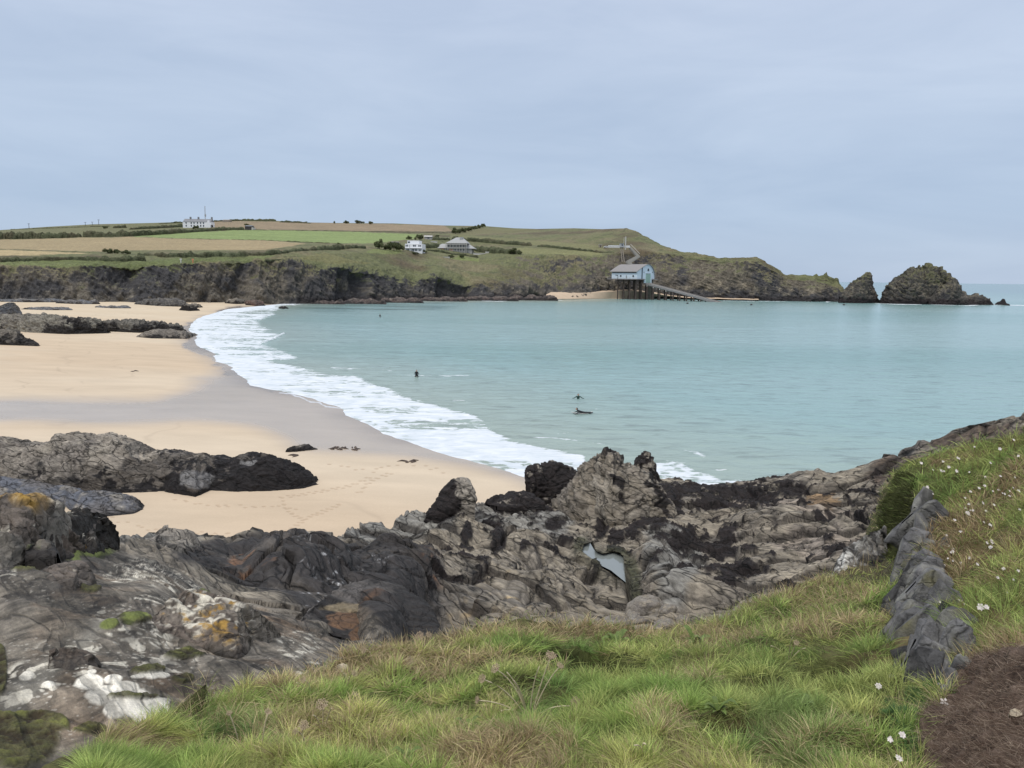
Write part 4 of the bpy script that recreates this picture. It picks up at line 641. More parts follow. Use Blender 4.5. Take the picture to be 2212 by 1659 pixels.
clod = fbm(G, 24, 4, .75); Gb = Gb+n_*(soil*(.05+.012*clod+.02*tu2))[..., None]
FLANK = [(1815, 1250), (1885, 1150), (1905, 1065), (1985, 1065), (1985, 1215), (1930, 1250), (1870, 1260)]
flank = softpoly(PXb, PYb, FLANK, 8, 8, 10)
q = fbm(G, 2, 4)
c = cc_(G, (.070, .078, .026)); c = mixc(c, (.13, .105, .05), np.clip(q*1.5+.1, 0, 1)); c = mixc(c, (.014, .022, .007), hol); c = mixc(c, (.085, .060, .045), soil); c = mixc(c, (.15, .11, .085), soil*np.clip(clod*2-.1, 0, 1)); c = mixc(c, (.035, .024, .018), soil*np.clip(-clod*2-.2, 0, 1)); c = mixc(c, (.07, .06, .04), flank*.8)  # hollows tinted near black, shade painted into the low spots
f0 = Gb[0].copy(); f1_ = f0.copy(); f1_[:, 1] = 1.2; f1_[:, 2] = 12.35; f2_ = f1_.copy(); f2_[:, 1] = -6; f2_[:, 2] = 12.6; fr = rows_loft([f2_, f1_, f0], [8, 10])[:-1]; fr[..., 2] += .05*fbm(fr, 1.3, 3)
g1_ = Gb[-1]+np.array([0, .35, -.35]); g2_ = Gb[-1]+np.array([0, 1.2, -2.6]); g3_ = Gb[-1]+np.array([0, 3, -7.]); bk = rows_loft([Gb[-1], g1_, g2_, g3_], [6, 14, 10])[1:]; bk = bk+np.stack([fbm(bk, 1.2, 4)]*3, -1)*.15
GG = np.concatenate([fr, Gb, bk]); cf = np.concatenate([cc_(fr, (.08, .08, .03)), c, mixc(mixc(cc_(bk, (.10, .09, .07)), (.07, .07, .03), np.clip(fbm(bk, 1, 3)+.3, 0, 1)), (.085, .085, .035), np.clip(1.3-np.arange(bk.shape[0])/7., 0, 1)[:, None]+0*bk[..., 0])]); BKR = bk
def extrude_side(A, i, dist, sgn, n=26, a=.25):
    k = (np.linspace(0, 1, n)**1.6*dist)[None, :, None]; b_ = A[:, i][:, None]+np.array([sgn, 0, 0])*k; b_ = b_+np.stack([0*b_[..., 0], fbm(b_, .5, 3)*a, fbm(b_+9, .5, 3)*a], -1)*np.clip(k[..., 0]/1.5, 0, 1)[..., None]; return b_ if sgn > 0 else b_[:, ::-1]
for i_, sg in ((-1, 1), (0, -1)):
    E_ = extrude_side(GG, i_, 22, sg, 60); ce_ = mixc(cc_(E_, (.13, .15, .055)), (.20, .17, .09), np.clip(fbm(E_, 1.2, 4)*1.4+.2, 0, 1)); T(mesh('grass_bank', E_, gridF(*E_.shape[:2]), m_col('bank_side', 18, .95, .35, .8, .03), ce_), kind='structure')
    if sg > 0: EXT = E_[18:18+NVB]
for i_, sg in ((-1, 1), (0, -1)):
    E_ = extrude_side(Gd_all, i_, 30, sg, 60, .8); T(mesh('rock_shelf', E_, gridF(*E_.shape[:2]), M_SHELF, C_rock(E_, 0, 0, 0, np.ones(E_.shape[:2])*.7), extra={'soft': E_[..., 0]*0}), kind='structure')
T(mesh('grass_bank', GG, gridF(*GG.shape[:2]), m_col('bank', 18, .95, .35, .8, .03), cf), kind='structure')
def BPt(px_, py_):
    """points of the bank at survey positions (arrays)"""
    px_ = np.atleast_1d(np.asarray(px_, float)); py_ = np.atleast_1d(np.asarray(py_, float)); i = np.clip(((px_+110)/2440*(NXB-1)).round().astype(int), 0, NXB-1)
    e = ip(px_, EDGE); j = np.clip(((1840-py_)/(1840-e)*(NVB-1)).round().astype(int), 0, NVB-1); return Gb[j, i], n_[j, i], j
def blades(name, P, D, L, Wd, col, mat, bend=.8, seg=3, tag=None):
    """P roots, D unit start directions, L length, Wd width; each blade a curved tapering strip"""
    n = len(P); g = np.random.default_rng(len(P)); up_ = np.array([0, 0, 1.])
    az_ = g.uniform(0, 2*np.pi, n); side = np.cross(D, np.stack([np.cos(az_), np.sin(az_), az_*0], -1)); side /= np.maximum(np.linalg.norm(side, axis=1, keepdims=True), 1e-6)
    hd = D.copy(); hd[:, 2] = 0; hd /= np.maximum(np.linalg.norm(hd, axis=1, keepdims=True), 1e-6); V = []
    bnd = (bend*g.uniform(.4, 1.5, n))[:, None]
    for k in range(seg+1):
        t_ = k/seg; p = P+D*(L[:, None]*t_)+(hd*.55-up_*.45)*(bnd*L[:, None]*t_*t_*.6); wd = (Wd*(1-t_)**.7)[:, None]
        if k < seg: V += [p-side*wd/2, p+side*wd/2]
        else: V += [p]
    V = np.stack(V, 1); m = V.shape[1]; b = (np.arange(n)*m)[:, None]
    q_ = np.concatenate([b+np.array([[2*k, 2*k+1, 2*k+3, 2*k+2]]) for k in range(seg-1)]); tr = b+np.array([[2*seg-2, 2*seg-1, 2*seg]])
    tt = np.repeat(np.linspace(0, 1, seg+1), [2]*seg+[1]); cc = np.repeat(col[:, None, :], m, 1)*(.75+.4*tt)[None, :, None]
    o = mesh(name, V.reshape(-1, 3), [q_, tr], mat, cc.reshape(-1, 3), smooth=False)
    if tag: T(o, **tag)
    return o
t = NT('grass_blade'); ac_ = t.col().outputs['Color']; t.set(Base_Color=ac_, Roughness=.6, Specular_IOR_Level=.25)
tr_ = t.n('BsdfTranslucent', i_Color=ac_); ms_ = t.n('MixShader', i_0=.35); t.t.links.new(t.b.outputs[0], ms_.inputs[1]); t.t.links.new(tr_.outputs[0], ms_.inputs[2]); t.t.links.new(ms_.outputs[0], t.t.nodes['Material Output'].inputs[0]); M_BLADE = t.m
WALLP = [(1970, 1095), (1985, 1095), (2002, 1150), (1997, 1217), (2022, 1285), (2042, 1300), (2056, 1358), (2083, 1403), (2075, 1457), (2064, 1500), (1985, 1505), (1938, 1470), (1914, 1427), (1928, 1377), (1938, 1320), (1955, 1262), (1966, 1217), (1976, 1150)]
def sample(n, x0=180, x1=2260):
    g = np.random.default_rng(11); X = g.uniform(x0, x1, n*2); e = ip(X, EDGE); Yy = e+(1760-e)*g.uniform(0, 1, n*2)**.95; k = (~inpoly(X, Yy, [(2000+(a_-2000)*.72, b_) for a_, b_ in WALLP])); return X[k][:n], Yy[k][:n], g
X, Yy, g = sample(300000); P, Nn, jj = BPt(X, Yy); m = len(P); P = P+g.normal(0, .006, P.shape)*np.array([1, 1, .3])
q = fbm(P, 1.1, 4)*1.25; q2 = fbm(P+20, 3.5, 3); e = ip(X, EDGE); de = Yy-e; hl = ell(X, Yy, HOL, q*.3); so_ = softpoly(X, Yy, SOIL, 6, 5, 8); fl = softpoly(X, Yy, FLANK, 6, 6, 8)
right = np.clip((X-1990)/30, 0, 1)*(Yy < 1480)
dry = np.clip((45+25*q-de)/45, 0, 1)*(X > 560)*(X < 1900); dry = np.maximum(dry, ell(X, Yy, [(1750, 1320, 160, 60), (1560, 1400, 90, 26), (1480, 1500, 80, 24), (1440, 1600, 60, 26), (960, 1440, 200, 30), (1100, 1640, 120, 30), (280, 1620, 60, 30), (640, 1480, 90, 20), (1800, 1290, 80, 40)], q*.6)*.75)
dry = np.where(right > .5, np.clip(.25+q*.9+ell(X, Yy, [(2050, 1230, 60, 90), (2000, 1030, 60, 30), (2160, 1420, 80, 40)], q*.4)*.6, 0, 1), dry)
dry = np.clip(dry-.05+.45*q+.3*q2, 0, 1); isdry = g.uniform(0, 1, m) < dry*.85
grn = np.array([.255, .35, .095]); dgr = np.array([.065, .15, .038]); yel = np.array([.46, .475, .165]); stw = np.array([.50, .405, .24]); brn = np.array([.26, .185, .10])
mt = np.clip(.5+q2*1.2+g.normal(0, .25, m), 0, 1)[:, None]; col = lerp(grn, yel, mt); col = lerp(col, dgr, np.clip(hl*.9+.25*(q < -.2), 0, 1)[:, None])  # blades in the hollows go deep green, part of their painted shade
bg_ = ell(X, Yy, [(1720, 1600, 120, 70), (1170, 1530, 60, 24), (500, 1580, 100, 30), (1250, 1400, 60, 14)], q*.3); col = lerp(col, np.array([.125, .22, .07]), (bg_*.6)[:, None])
dc_ = lerp(stw, brn, np.clip(g.uniform(-.3, .9, m)+.4*(right > .5), 0, 1)[:, None]); col = np.where(isdry[:, None], dc_, col)
col = lerp(col, np.array([.115, .078, .058])*(g.uniform(.2, 1, m)**2*3.2)[:, None], so_[:, None]); col = col*g.uniform(.5, 1.45, m)[:, None]
sw_ = fbm(P, .8, 3)*6+1.2+1.8*fbm(P+50, 3.5, 3); lay_ = np.clip(.95+.5*fbm(P+30, 1.2, 3), .35, 1.5)+g.normal(0, .35, m); lay_ = np.where(so_ > .5, g.uniform(.9, 1.6, m), lay_); lay_ = np.where(right > .5, lay_*.5, lay_); lay_ = np.where(dry > .75, lay_*.7, lay_)
def cell(X_, Y_, sc):
    x_ = X_*sc; y_ = Y_*sc; ix = np.floor(x_).astype(np.int32); iy_ = np.floor(y_).astype(np.int32); best = np.full(x_.shape, 9.); ox = best*0; oy = best*0; cd = best*0
    for a in (-1, 0, 1):
        for b in (-1, 0, 1):
            h = PERM[(PERM[(ix+a) & 255]+iy_+b) & 255]; h2 = PERM[(h+57) & 255]; dx = x_-(ix+a+h/256.); dy = y_-(iy_+b+h2/256.); d = np.hypot(dx, dy); n = d < best
            best = np.where(n, d, best); ox = np.where(n, dx, ox); oy = np.where(n, dy, oy); cd = np.where(n, VAL[h], cd)
    return best, np.arctan2(oy, ox), cd
cb_, ca_, ci_ = cell(P[:, 0]+.1*q2, P[:, 1]*.8, 6.5); tf = (ci_ > -.35)&(so_ < .5)
az_ = np.where(tf, ca_+g.normal(0, .5, m), sw_+g.normal(0, 1.2, m)); az_ = np.where(g.uniform(0, 1, m) < .3, sw_+g.normal(0, .8, m), az_); lay_ = np.where(tf, np.clip(cb_*1.9, .1, 1.45)+g.normal(0, .2, m), lay_); P[:, 2] += np.where(tf, (.5-cb_)*.07, -.02); col = col*(1+.28*ci_[:, None])*np.clip(1.25-cb_*.55, .6, 1.3)[:, None]
D = np.stack([np.sin(lay_)*np.cos(az_), np.sin(lay_)*np.sin(az_), np.cos(lay_)], -1)
L = g.uniform(.035, .11, m)*np.where(right > .5, 1.25, 1)*(1-.72*so_)*(1-.45*fl)*np.clip(.75+.12*P[:, 1], .8, 1.6); Wd = g.uniform(.0016, .0046, m)*np.clip(P[:, 1]/3.4, .8, 2.4)
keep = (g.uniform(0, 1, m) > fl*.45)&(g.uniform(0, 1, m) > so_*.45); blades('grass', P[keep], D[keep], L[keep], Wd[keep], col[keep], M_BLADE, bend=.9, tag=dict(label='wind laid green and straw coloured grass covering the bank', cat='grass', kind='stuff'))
e1_ = g.integers(0, EXT.shape[0], 26000); e2_ = (g.uniform(0, 1, 26000)**1.2*34).astype(int); PE = EXT[e1_, e2_]+g.normal(0, .05, (26000, 3))*np.array([1, 1, .2]); aE = g.uniform(0, 6.28, 26000); lE = np.abs(g.normal(.5, .35, 26000)); DE = np.stack([np.sin(lE)*np.cos(aE), np.sin(lE)*np.sin(aE), np.cos(lE)], -1); kE = (PE[:, 1] > 3.6)|(PE[:, 0] > PE[:, 1]*.8+.4); nE = int(kE.sum()); PE, DE = PE[kE], DE[kE]
blades('grass', PE, DE, g.uniform(.06, .17, nE), g.uniform(.004, .008, nE), lerp(yel, lerp(grn, stw, (g.uniform(0, 1, nE) < .4)[:, None]*1.), g.uniform(0, 1, (nE, 1)))*g.uniform(.6, 1.3, (nE, 1)), M_BLADE, bend=.8, tag=dict(label='long grass continuing over the bank to the right', cat='grass', kind='stuff'))
b1_ = g.integers(0, 6, 9000); b2_ = g.integers(140, NXB, 9000); PB = BKR[b1_, b2_]+g.normal(0, .02, (9000, 3)); aB = g.uniform(0, 6.28, 9000); lB = np.abs(g.normal(.5, .35, 9000)); DB = np.stack([np.sin(lB)*np.cos(aB), np.sin(lB)*np.sin(aB), np.cos(lB)], -1)
blades('grass', PB, DB, g.uniform(.05, .12, 9000), np.full(9000, .004)*np.clip(PB[:, 1]/5, .8, 2), lerp(lerp(grn, yel, g.uniform(0, 1, (9000, 1))), stw, (g.uniform(0, 1, 9000) < .45)[:, None]*1.)*g.uniform(.6, 1.2, (9000, 1)), M_BLADE, bend=.8, tag=dict(label='grass fringe hanging over the far edge of the bank', cat='grass', kind='stuff'))
# tall dry stalks
n = 2600; X = np.r_[g.uniform(1450, 1900, 1300), g.uniform(800, 1450, 400), g.uniform(2000, 2230, 900)]; e = ip(X, EDGE); Yy = e+np.r_[g.uniform(0, 1, 1300)**1.3*130, g.uniform(0, 40, 400), g.uniform(0, 420, 900)]; k = ~inpoly(X, Yy, WALLP); X, Yy = X[k], Yy[k]
P, Nn, jj = BPt(X, Yy); m = len(P); lay_ = np.abs(g.normal(0, .3, m)); az_ = g.uniform(0, 6.28, m); D = np.stack([np.sin(lay_)*np.cos(az_), np.sin(lay_)*np.sin(az_), np.cos(lay_)], -1)
col = lerp(stw*1.1, brn*.7, g.uniform(0, 1, (m, 1))); col = np.where((X > 2000)[:, None], lerp(col, np.array([.15, .07, .04]), .7), col)
blades('dry_stalks', P, D, g.uniform(.10, .26, m), np.full(m, .0028)*np.clip(P[:, 1]/5, .8, 2), col, M_BLADE, bend=.25, tag=dict(label='upright straw coloured and reddish dead stalks along the top of the bank', cat='dry stalks', kind='stuff'))
X = g.uniform(1985, 2230, 9000); Yy = g.uniform(1440, 1680, 9000); k = softpoly(X, Yy, SOIL, 6, 5, 8) > .4; P, Nn, jj = BPt(X[k], Yy[k]); m = len(P); az_ = g.uniform(0, 6.28, m); lay_ = g.uniform(.8, 1.5, m); D = np.stack([np.sin(lay_)*np.cos(az_), np.sin(lay_)*np.sin(az_), np.cos(lay_)], -1)
blades('root_fibres', P+Nn*np.sign(Nn[:, 2:3])*.012, D, g.uniform(.01, .05, m), np.full(m, .0016), lerp(np.array([.14, .09, .065]), np.array([.50, .40, .30]), g.uniform(0, 1, (m, 1))**2.2), M_BLADE, bend=.9, tag=dict(label='tan root fibres and dead leaf bits matted over the bare brown earth', cat='root fibres', kind='stuff'))
# bright ground cover between the slates and the bare earth, and scrub on the flank
def cover(n, ells, col, L, name, lab, cat, wd=.004):
    X = []; Y_ = []
    while len(X) < n:
        a, b, rx, ry = random.choice(ells); tq = random.uniform(0, 6.28); rr = math.sqrt(random.random()); X.append(a+rx*rr*math.cos(tq)); Y_.append(b+ry*rr*math.sin(tq))
    P, Nn, jj = BPt(X, Y_); D = Nn*np.sign(Nn[:, 2:3])*.7+g.normal(0, .6, P.shape); D[:, 2] = np.abs(D[:, 2])+.25; D /= np.linalg.norm(D, axis=1, keepdims=True)
    blades(name, P+Nn*np.sign(Nn[:, 2:3])*.01, D, g.uniform(.5, 1, len(P))*L, np.full(len(P), wd), np.array(col)*g.uniform(.5, 1.4, (len(P), 1)), M_BLADE, bend=.5, tag=dict(label=lab, cat=cat, kind='stuff'))
cover(5200, [(1975, 1560, 18, 34), (2005, 1530, 26, 12), (2040, 1508, 30, 10), (1960, 1620, 24, 40), (2050, 1500, 20, 9), (2140, 1400, 34, 12), (1930, 1560, 20, 24)], (.12, .21, .07), .035, 'yarrow_leaves', 'bright green feathery leaves creeping between the slates and bare earth', 'leaves')
cover(9000, [(1945, 1090, 40, 26), (1940, 1130, 36, 30), (1930, 1180, 40, 24), (1965, 1190, 24, 24), (1960, 1050, 26, 26), (1900, 1170, 14, 18)], (.085, .095, .035), .09, 'scrub_leaves', 'dark low scrub clinging to the flank of the bank above the slates', 'scrub', .011)
# ------------------------------------------------------------------ slate spine
ly = [1092, 1150, 1217, 1270, 1310, 1358, 1400, 1450, 1495, 1512]; lx = [1968, 1977, 1966, 1953, 1940, 1930, 1914, 1926, 1972, 1984]; rx_ = [1985, 2002, 1998, 2022, 2044, 2058, 2084, 2077, 2064, 2060]
vv = np.linspace(1092, 1512, 520)[:, None]; uu = np.linspace(0, 1, 200)[None, :]; XX = np.interp(vv, ly, lx)+(np.interp(vv, ly, rx_)-np.interp(vv, ly, lx))*uu; YY = vv+0*uu
hump_ = np.sin(np.pi*np.clip(uu, 0, 1))**.6*np.clip((vv-1085)/60, .4, 1)*np.clip((1520-vv)/60, .2, 1); Yd = fB(XX, YY)
G = U(XX, YY, Yd*(1-.055*hump_)); n_w = gnorm(G); n_w = n_w*np.sign(n_w[..., 1:2])*-1
A = G@np.array([.85, -.3, .45]); Bq = G@np.array([-.45, .2, .87]); sc_ = 1/np.clip(Yd/4, .8, 2)
Gw = G+n_w*(.02*fbm(G, 9, 4)-.01)[..., None]; Gw = Gw[:, 14:-8]
VS, FS_, CS = [Gw.reshape(-1, 3)], [gridF(*Gw.shape[:2])], [cc_(Gw, (.028, .025, .021)).reshape(-1, 3)]; off = len(VS[0]); sr = np.random.default_rng(21)  # near black core paints shadow into the gaps between stones
a_ = np.linspace(0.02, math.pi-.02, 16)[:, None]; b_ = np.linspace(0, 2*math.pi, 25)[None, :]; SPH = np.stack([np.sin(a_)*np.cos(b_), np.sin(a_)*np.sin(b_), np.cos(a_)+0*b_], -1)
nst = 125
for k in range(nst):
    tv = (k+.5)/nst; j_ = int(np.clip(tv**.7, .01, .99)*519); i_ = int(sr.uniform(.08, .92)*199); Pc = G[j_, int(i_*.8+14)]; sz = Pc[1]/4*sr.choice([.5, .7, .9, 1.2, 1.7])*sr.uniform(.85, 1.15)
    ax_ = np.array([sr.uniform(.15, .7), sr.uniform(-.3, .3), sr.uniform(.6, 1.)]); ax_ /= np.linalg.norm(ax_); nn = n_w[j_, i_]+sr.normal(0, .25, 3); nn -= ax_*(nn@ax_); nn /= np.linalg.norm(nn); cx_ = np.cross(ax_, nn)
    D = np.sign(SPH)*np.abs(SPH)**.34; D = D*(1+.16*fbm(SPH+k*3, 1.3, 3))[..., None]; D[..., 0] *= 1+.35*D[..., 1]*sr.uniform(-1, 1)
    Q = Pc+(D[..., :1]*ax_*.10+D[..., 1:2]*cx_*.024*sr.uniform(.7, 1.6)+D[..., 2:3]*nn*.045)*sz+nn*sr.uniform(-.03, .06)*sz; Q = Q+.004*fbm(Q, 30, 3)[..., None]
    tone = sr.uniform(.45, 1.35); cs = cc_(Q, (.118*tone, .116*tone, .116*tone)); cs = mixc(cs, (.23, .225, .19), np.clip(fbm(Q, 9, 3)*2+sr.uniform(-.8, .3), 0, 1)*.7); cs = mixc(cs, (.13, .12, .05), np.clip(fbm(Q+7, 6, 3)*2-.7+sr.uniform(-.3, .3), 0, 1)*.8)
    VS.append(Q.reshape(-1, 3)); FS_.append(gridF(16, 25)+off); CS.append(cs.reshape(-1, 3)); off += 400
T(mesh('slate_wall', np.concatenate(VS), FS_, M_NEAR, np.concatenate(CS)), 'spine of upright grey slate stones running up the grassy bank', 'stone wall')
outcrop('slate_ledge', [(1810, 1240), (1828, 1218), (1845, 1203), (1862, 1186), (1880, 1172), (1897, 1150), (1915, 1140)], [(1815, 1264), (1850, 1262), (1885, 1246), (1915, 1225)], 1.2, 'thin layered slate ledge with white edges at the left foot of the grassy slope', cat='rock ledge', Yf=9.0, res=1, amp=.07, sc=2.6, strat=(.1, -.3, 1.6), seg=(50, 16), mat=M_NEAR, bulge=.4,
    colf=lambda G, x, y, nz, rel: mixc(C_rock(G, x, y, nz, rel, top=(.13, .12, .105), lv=.35), (.62, .60, .54), np.clip((ridge(G*np.array([.4, .4, 3.2]), 5, 3)-.42)*4+.9*fbm(G, 2.4, 3), 0, 1)*np.clip(.2+(1865-x)/50, .25, 1)))
for a, b, r_, lab in [(2190, 1468, 34, 'pale straw coloured clod resting on the bare earth'), (2195, 1540, 13, 'small pale stone half buried at the right edge of the earth'), (740, 1443, 16, 'pale stone at the grass edge beside the dark slab')]:
    outcrop('stone', [(a-r_, b), (a-r_*.6, b-r_*.5), (a, b-r_*.7), (a+r_*.6, b-r_*.45), (a+r_, b)], [(a-r_, b+r_*.3), (a, b+r_*.6), (a+r_, b+r_*.3)], .12, lab, cat='stone', Yf=float(fB(a, b))*.93 if a > 1000 else (float(fB(a, b)) if a > 300 else float(fS(a, b))), res=1.2, amp=.008, sc=9, mat=M_NEAR, colf=mkc(top=(.36, .30, .21) if a != 232 else (.17, .165, .15), lv=0))
# ------------------------------------------------------------------ dried umbels and flowers
M_DRY = m_plain('dry_stem', (.62, .53, .37), .8, 30, .2); M_HEAD = m_plain('dry_head', (.37, .29, .20), .9, 60, .35); M_WHITE = m_plain('white_petal', (.60, .56, .52), .7, 90, .3); M_RED = m_plain('brown_stem', (.13, .07, .045), .8, 30, .2); M_LEAF = m_plain('leaf_green', (.1, .18, .06), .6, 30, .3)
def umbel(c_, r_, up_=(0, 0, 1), n=34):
    mb = MB(); c_ = Vector(c_); up_ = Vector(up_).normalized(); a = up_.orthogonal().normalized(); b = up_.cross(a)
    for k in range(n):
        rr = math.sqrt((k+.5)/n); th = k*2.4; d = (a*math.cos(th)+b*math.sin(th))*rr; tip = c_+d*r_+up_*r_*(.55+.15*rr*rr+random.uniform(-.08, .08)); mb.tube([c_-up_*r_*.1, c_+d*r_*.55+up_*r_*.25, tip], r_*.025, 3); mb.tube([tip-up_*r_*.12, tip+up_*r_*.03, tip+up_*r_*.12], [r_*.04, r_*.15, r_*.03], 5)
    return mb
def plant(xb, yb, heads, lab, grp='dried seed head plants in the grass'):
    P, _, _ = BPt(xb, yb); P = P[0]; root = empty('seed_head_plant', P); T(root, lab, 'seed head plant', grp)
    for hx, hy, r_ in heads:
        Yh = P[1]*(.965+random.uniform(-.02, .01)); h = U(np.array([float(hx)]), np.array([float(hy)]), np.array([Yh]))[0]-P; m = MB(); mid = h*.5+np.array([random.uniform(-.02, .02), random.uniform(-.02, .02), .03])
        pts = [tuple(np.array([0, 0, -.02])*(1-q_)**2+2*q_*(1-q_)*(mid*[.8, .8, 1.1])+q_*q_*h) for q_ in np.linspace(0, 1, 9)]; m.tube(pts, [.0036-.0014*q_ for q_ in np.linspace(0, 1, 9)], 5).build('stem', M_DRY, root, True)
        if r_: umbel(h, .78*r_*P[1]/F, Vector(h)-Vector(mid)).build('seed_head', M_HEAD, root)
plant(1147, 1533, [(1074, 1447, 15), (1045, 1468, 13), (1035, 1513, 11), (1189, 1421, 16), (1208, 1441, 11), (1095, 1452, 0), (1165, 1440, 0), (1110, 1470, 0), (1082, 1535, 0), (1230, 1525, 0)], 'largest dried plant with bare stems fanning out low in the middle of the grass')
plant(700, 1570, [(696, 1525, 17), (676, 1545, 0), (716, 1530, 0)], 'dried plant with one big round brown head, left of the middle of the grass')
plant(668, 1602, [(655, 1569, 15), (640, 1580, 9)], 'low dried plant with a blurred grey head just below the big round head')
plant(520, 1592, [(496, 1543, 9)], 'thin dried stalk leaning left over the dark green hollow'); plant(545, 1612, [(579, 1541, 11)], 'thin dried stalk curving right over the dark green hollow')
plant(802, 1432, [(787, 1404, 10)], 'short dried stalk at the bank edge under the domed dark rock'); plant(892, 1450, [(885, 1428, 12)], 'flat pale seed head low in the grass below the bank edge')
plant(918, 1410, [(907, 1375, 12), (925, 1372, 8)], 'twin headed stalk standing against the domed dark rock'); plant(672, 1510, [(656, 1469, 9), (640, 1475, 0)], 'dried stalk at the edge beside the pale stone'); plant(760, 1530, [(767, 1501, 8)], 'small lone seed head right of the big round head')
plant(1250, 1540, [(1243, 1517, 14)], 'round grey seed head right of the large fan of stems'); plant(750, 1488, [(742, 1455, 0), (765, 1455, 9), (738, 1450, 0)], 'forked dry stem by the edge of the bank'); plant(1700, 1420, [(1665, 1395, 0), (1712, 1378, 0), (1740, 1400, 0), (1720, 1390, 8)], 'bare forked stalks in the tan grass left of the slates'); plant(1388, 1660, [(1370, 1610, 0), (1395, 1608, 0)], 'two bare stalks near the bottom middle of the grass')
M_BROAD = m_plain('broad_leaf', (.105, .15, .035), .55, 25, .35)
for xb, yb, r_, lab in [(1555, 1592, 30, 'broad leaved rosette low in the grass right of the middle'), (1735, 1560, 24, 'small dark leaved rosette in the bright green grass'), (1010, 1585, 22, 'broad leaves half hidden in the grass below the fan of stems'), (880, 1645, 26, 'leaf rosette at the bottom edge of the grass'), (1330, 1395, 26, 'dark green leaf clump near the top edge of the bank'), (1500, 1400, 30, 'wide dark leafy clump below the rounded boulders')]:
    P = BPt(xb, yb)[0][0]+np.array([0, 0, .03]); rr = r_*P[1]/F; root = empty('leafy_plant', P); T(root, lab, 'plant'); rp_ = random.Random(xb)
    for k in range(11):
        a = k*2.4+rp_.uniform(-.3, .3); l = rr*rp_.uniform(.7, 1.5); w_ = l*.2; mb = MB(); d = Vector((math.cos(a), math.sin(a), 0)); s_ = Vector((-d.y, d.x, 0)); up2 = rp_.uniform(.35, .9)
        for i in range(6):
            t_ = i/5; c_ = d*l*t_+Vector((0, 0, l*up2*math.sin(t_*2.2))); ww = w_*math.sin(math.pi*min(t_*.9+.08, 1)); mb.v += [tuple(c_-s_*ww+Vector((0, 0, ww*.4))), tuple(c_), tuple(c_+s_*ww+Vector((0, 0, ww*.4)))]
        for i in range(5): b = i*3; mb.f += [[b, b+1, b+4, b+3], [b+1, b+2, b+5, b+4]]
        mb.build('leaf', M_BROAD, root, True)
def flower(xb, yb, hx, hy, r_, lab, grp=None, petals=7):
    P = BPt(xb, yb)[0][0]; root = empty('white_flower', P); T(root, lab, 'flower', grp); h = U(np.array([float(hx)]), np.array([float(hy)]), np.array([P[1]*.99]))[0]-P; rr = r_*P[1]/F
    MB().tube([(0, 0, -.02), tuple(h*.5+np.array([.006, 0, .004])), tuple(h)], [.0016*max(1, P[1]/5)]*3, 4).build('stem', M_RED, root, True)
    mb = MB(); c_ = Vector(h); n = Vector((random.uniform(-.4, .4), -.8, .8)).normalized(); a = n.orthogonal().normalized(); b = n.cross(a)
    for k in range(petals):
        t0 = 2*math.pi*k/petals+random.uniform(-.2, .2); d = a*math.cos(t0)+b*math.sin(t0); s_ = a*-math.sin(t0)+b*math.cos(t0); k0 = len(mb.v); l = rr*random.uniform(.75, 1.15)
        for p in (c_, c_+d*l*.6+s_*l*.32+n*l*.12, c_+d*l+n*l*.05, c_+d*l*.6-s_*l*.32+n*l*.12, c_-n*l*.18+d*l*.3): mb.v.append(tuple(p))
        mb.f += [[k0, k0+1, k0+2, k0+3], [k0, k0+3, k0+4], [k0, k0+4, k0+1], [k0+4, k0+3, k0+2, k0+1]]
    mb.build('petals', M_WHITE, root)
FG = 'small white flower heads on brown stalks on the right bank'; FL = 'small papery white flower head on a thin brown stalk in the right bank grass'
fl_ = random.Random(9); spots = [(2070, 990), (2015, 1015), (1990, 1000), (2105, 965), (2160, 970), (2190, 950), (2200, 985), (2140, 1000)]
while len(spots) < 84:
    a, b = fl_.choice([(2060, 1200, ), (2090, 1110), (2140, 1170), (2040, 1020), (2010, 1060), (2120, 1030), (2060, 1290), (2180, 1240), (2150, 1080), (2190, 1060), (2070, 1160)]); a += fl_.gauss(0, 20); b += fl_.gauss(0, 22)
    if 1985 < a < 2212 and b > ip(a, EDGE)+6 and not (a < 2010 and b > 1120): spots.append((a, b))
for a, b in spots: flower(a+fl_.uniform(-5, 5), b+fl_.uniform(14, 34), a, b, fl_.uniform(2.4, 4.6), FL, FG, 6)
flower(2030, 1540, 2040, 1517, 11, 'star shaped white flower on the bright leaves beside the bare earth', petals=5); flower(1935, 1500, 1925, 1460, 7, 'white flower head drooping over the left side of the slates'); flower(1915, 1520, 1898, 1482, 8, 'white flower head left of the foot of the slates'); flower(1965, 1620, 1950, 1588, 9, 'larger pale flower head low beside the bright leaves'); flower(1940, 1640, 1922, 1597, 8, 'pale ragged flower head at the end of a lying stalk'); flower(1955, 1675, 1942, 1638, 9, 'white flower head nearest the bottom edge'); flower(2003, 1400, 1994, 1357, 7, 'white flower head in front of the middle of the slates'); flower(2135, 1345, 2118, 1311, 9, 'white flower on bare stalk right of the slates'); flower(2145, 1350, 2131, 1312, 7, 'second white flower close right of the one above the dry patch')
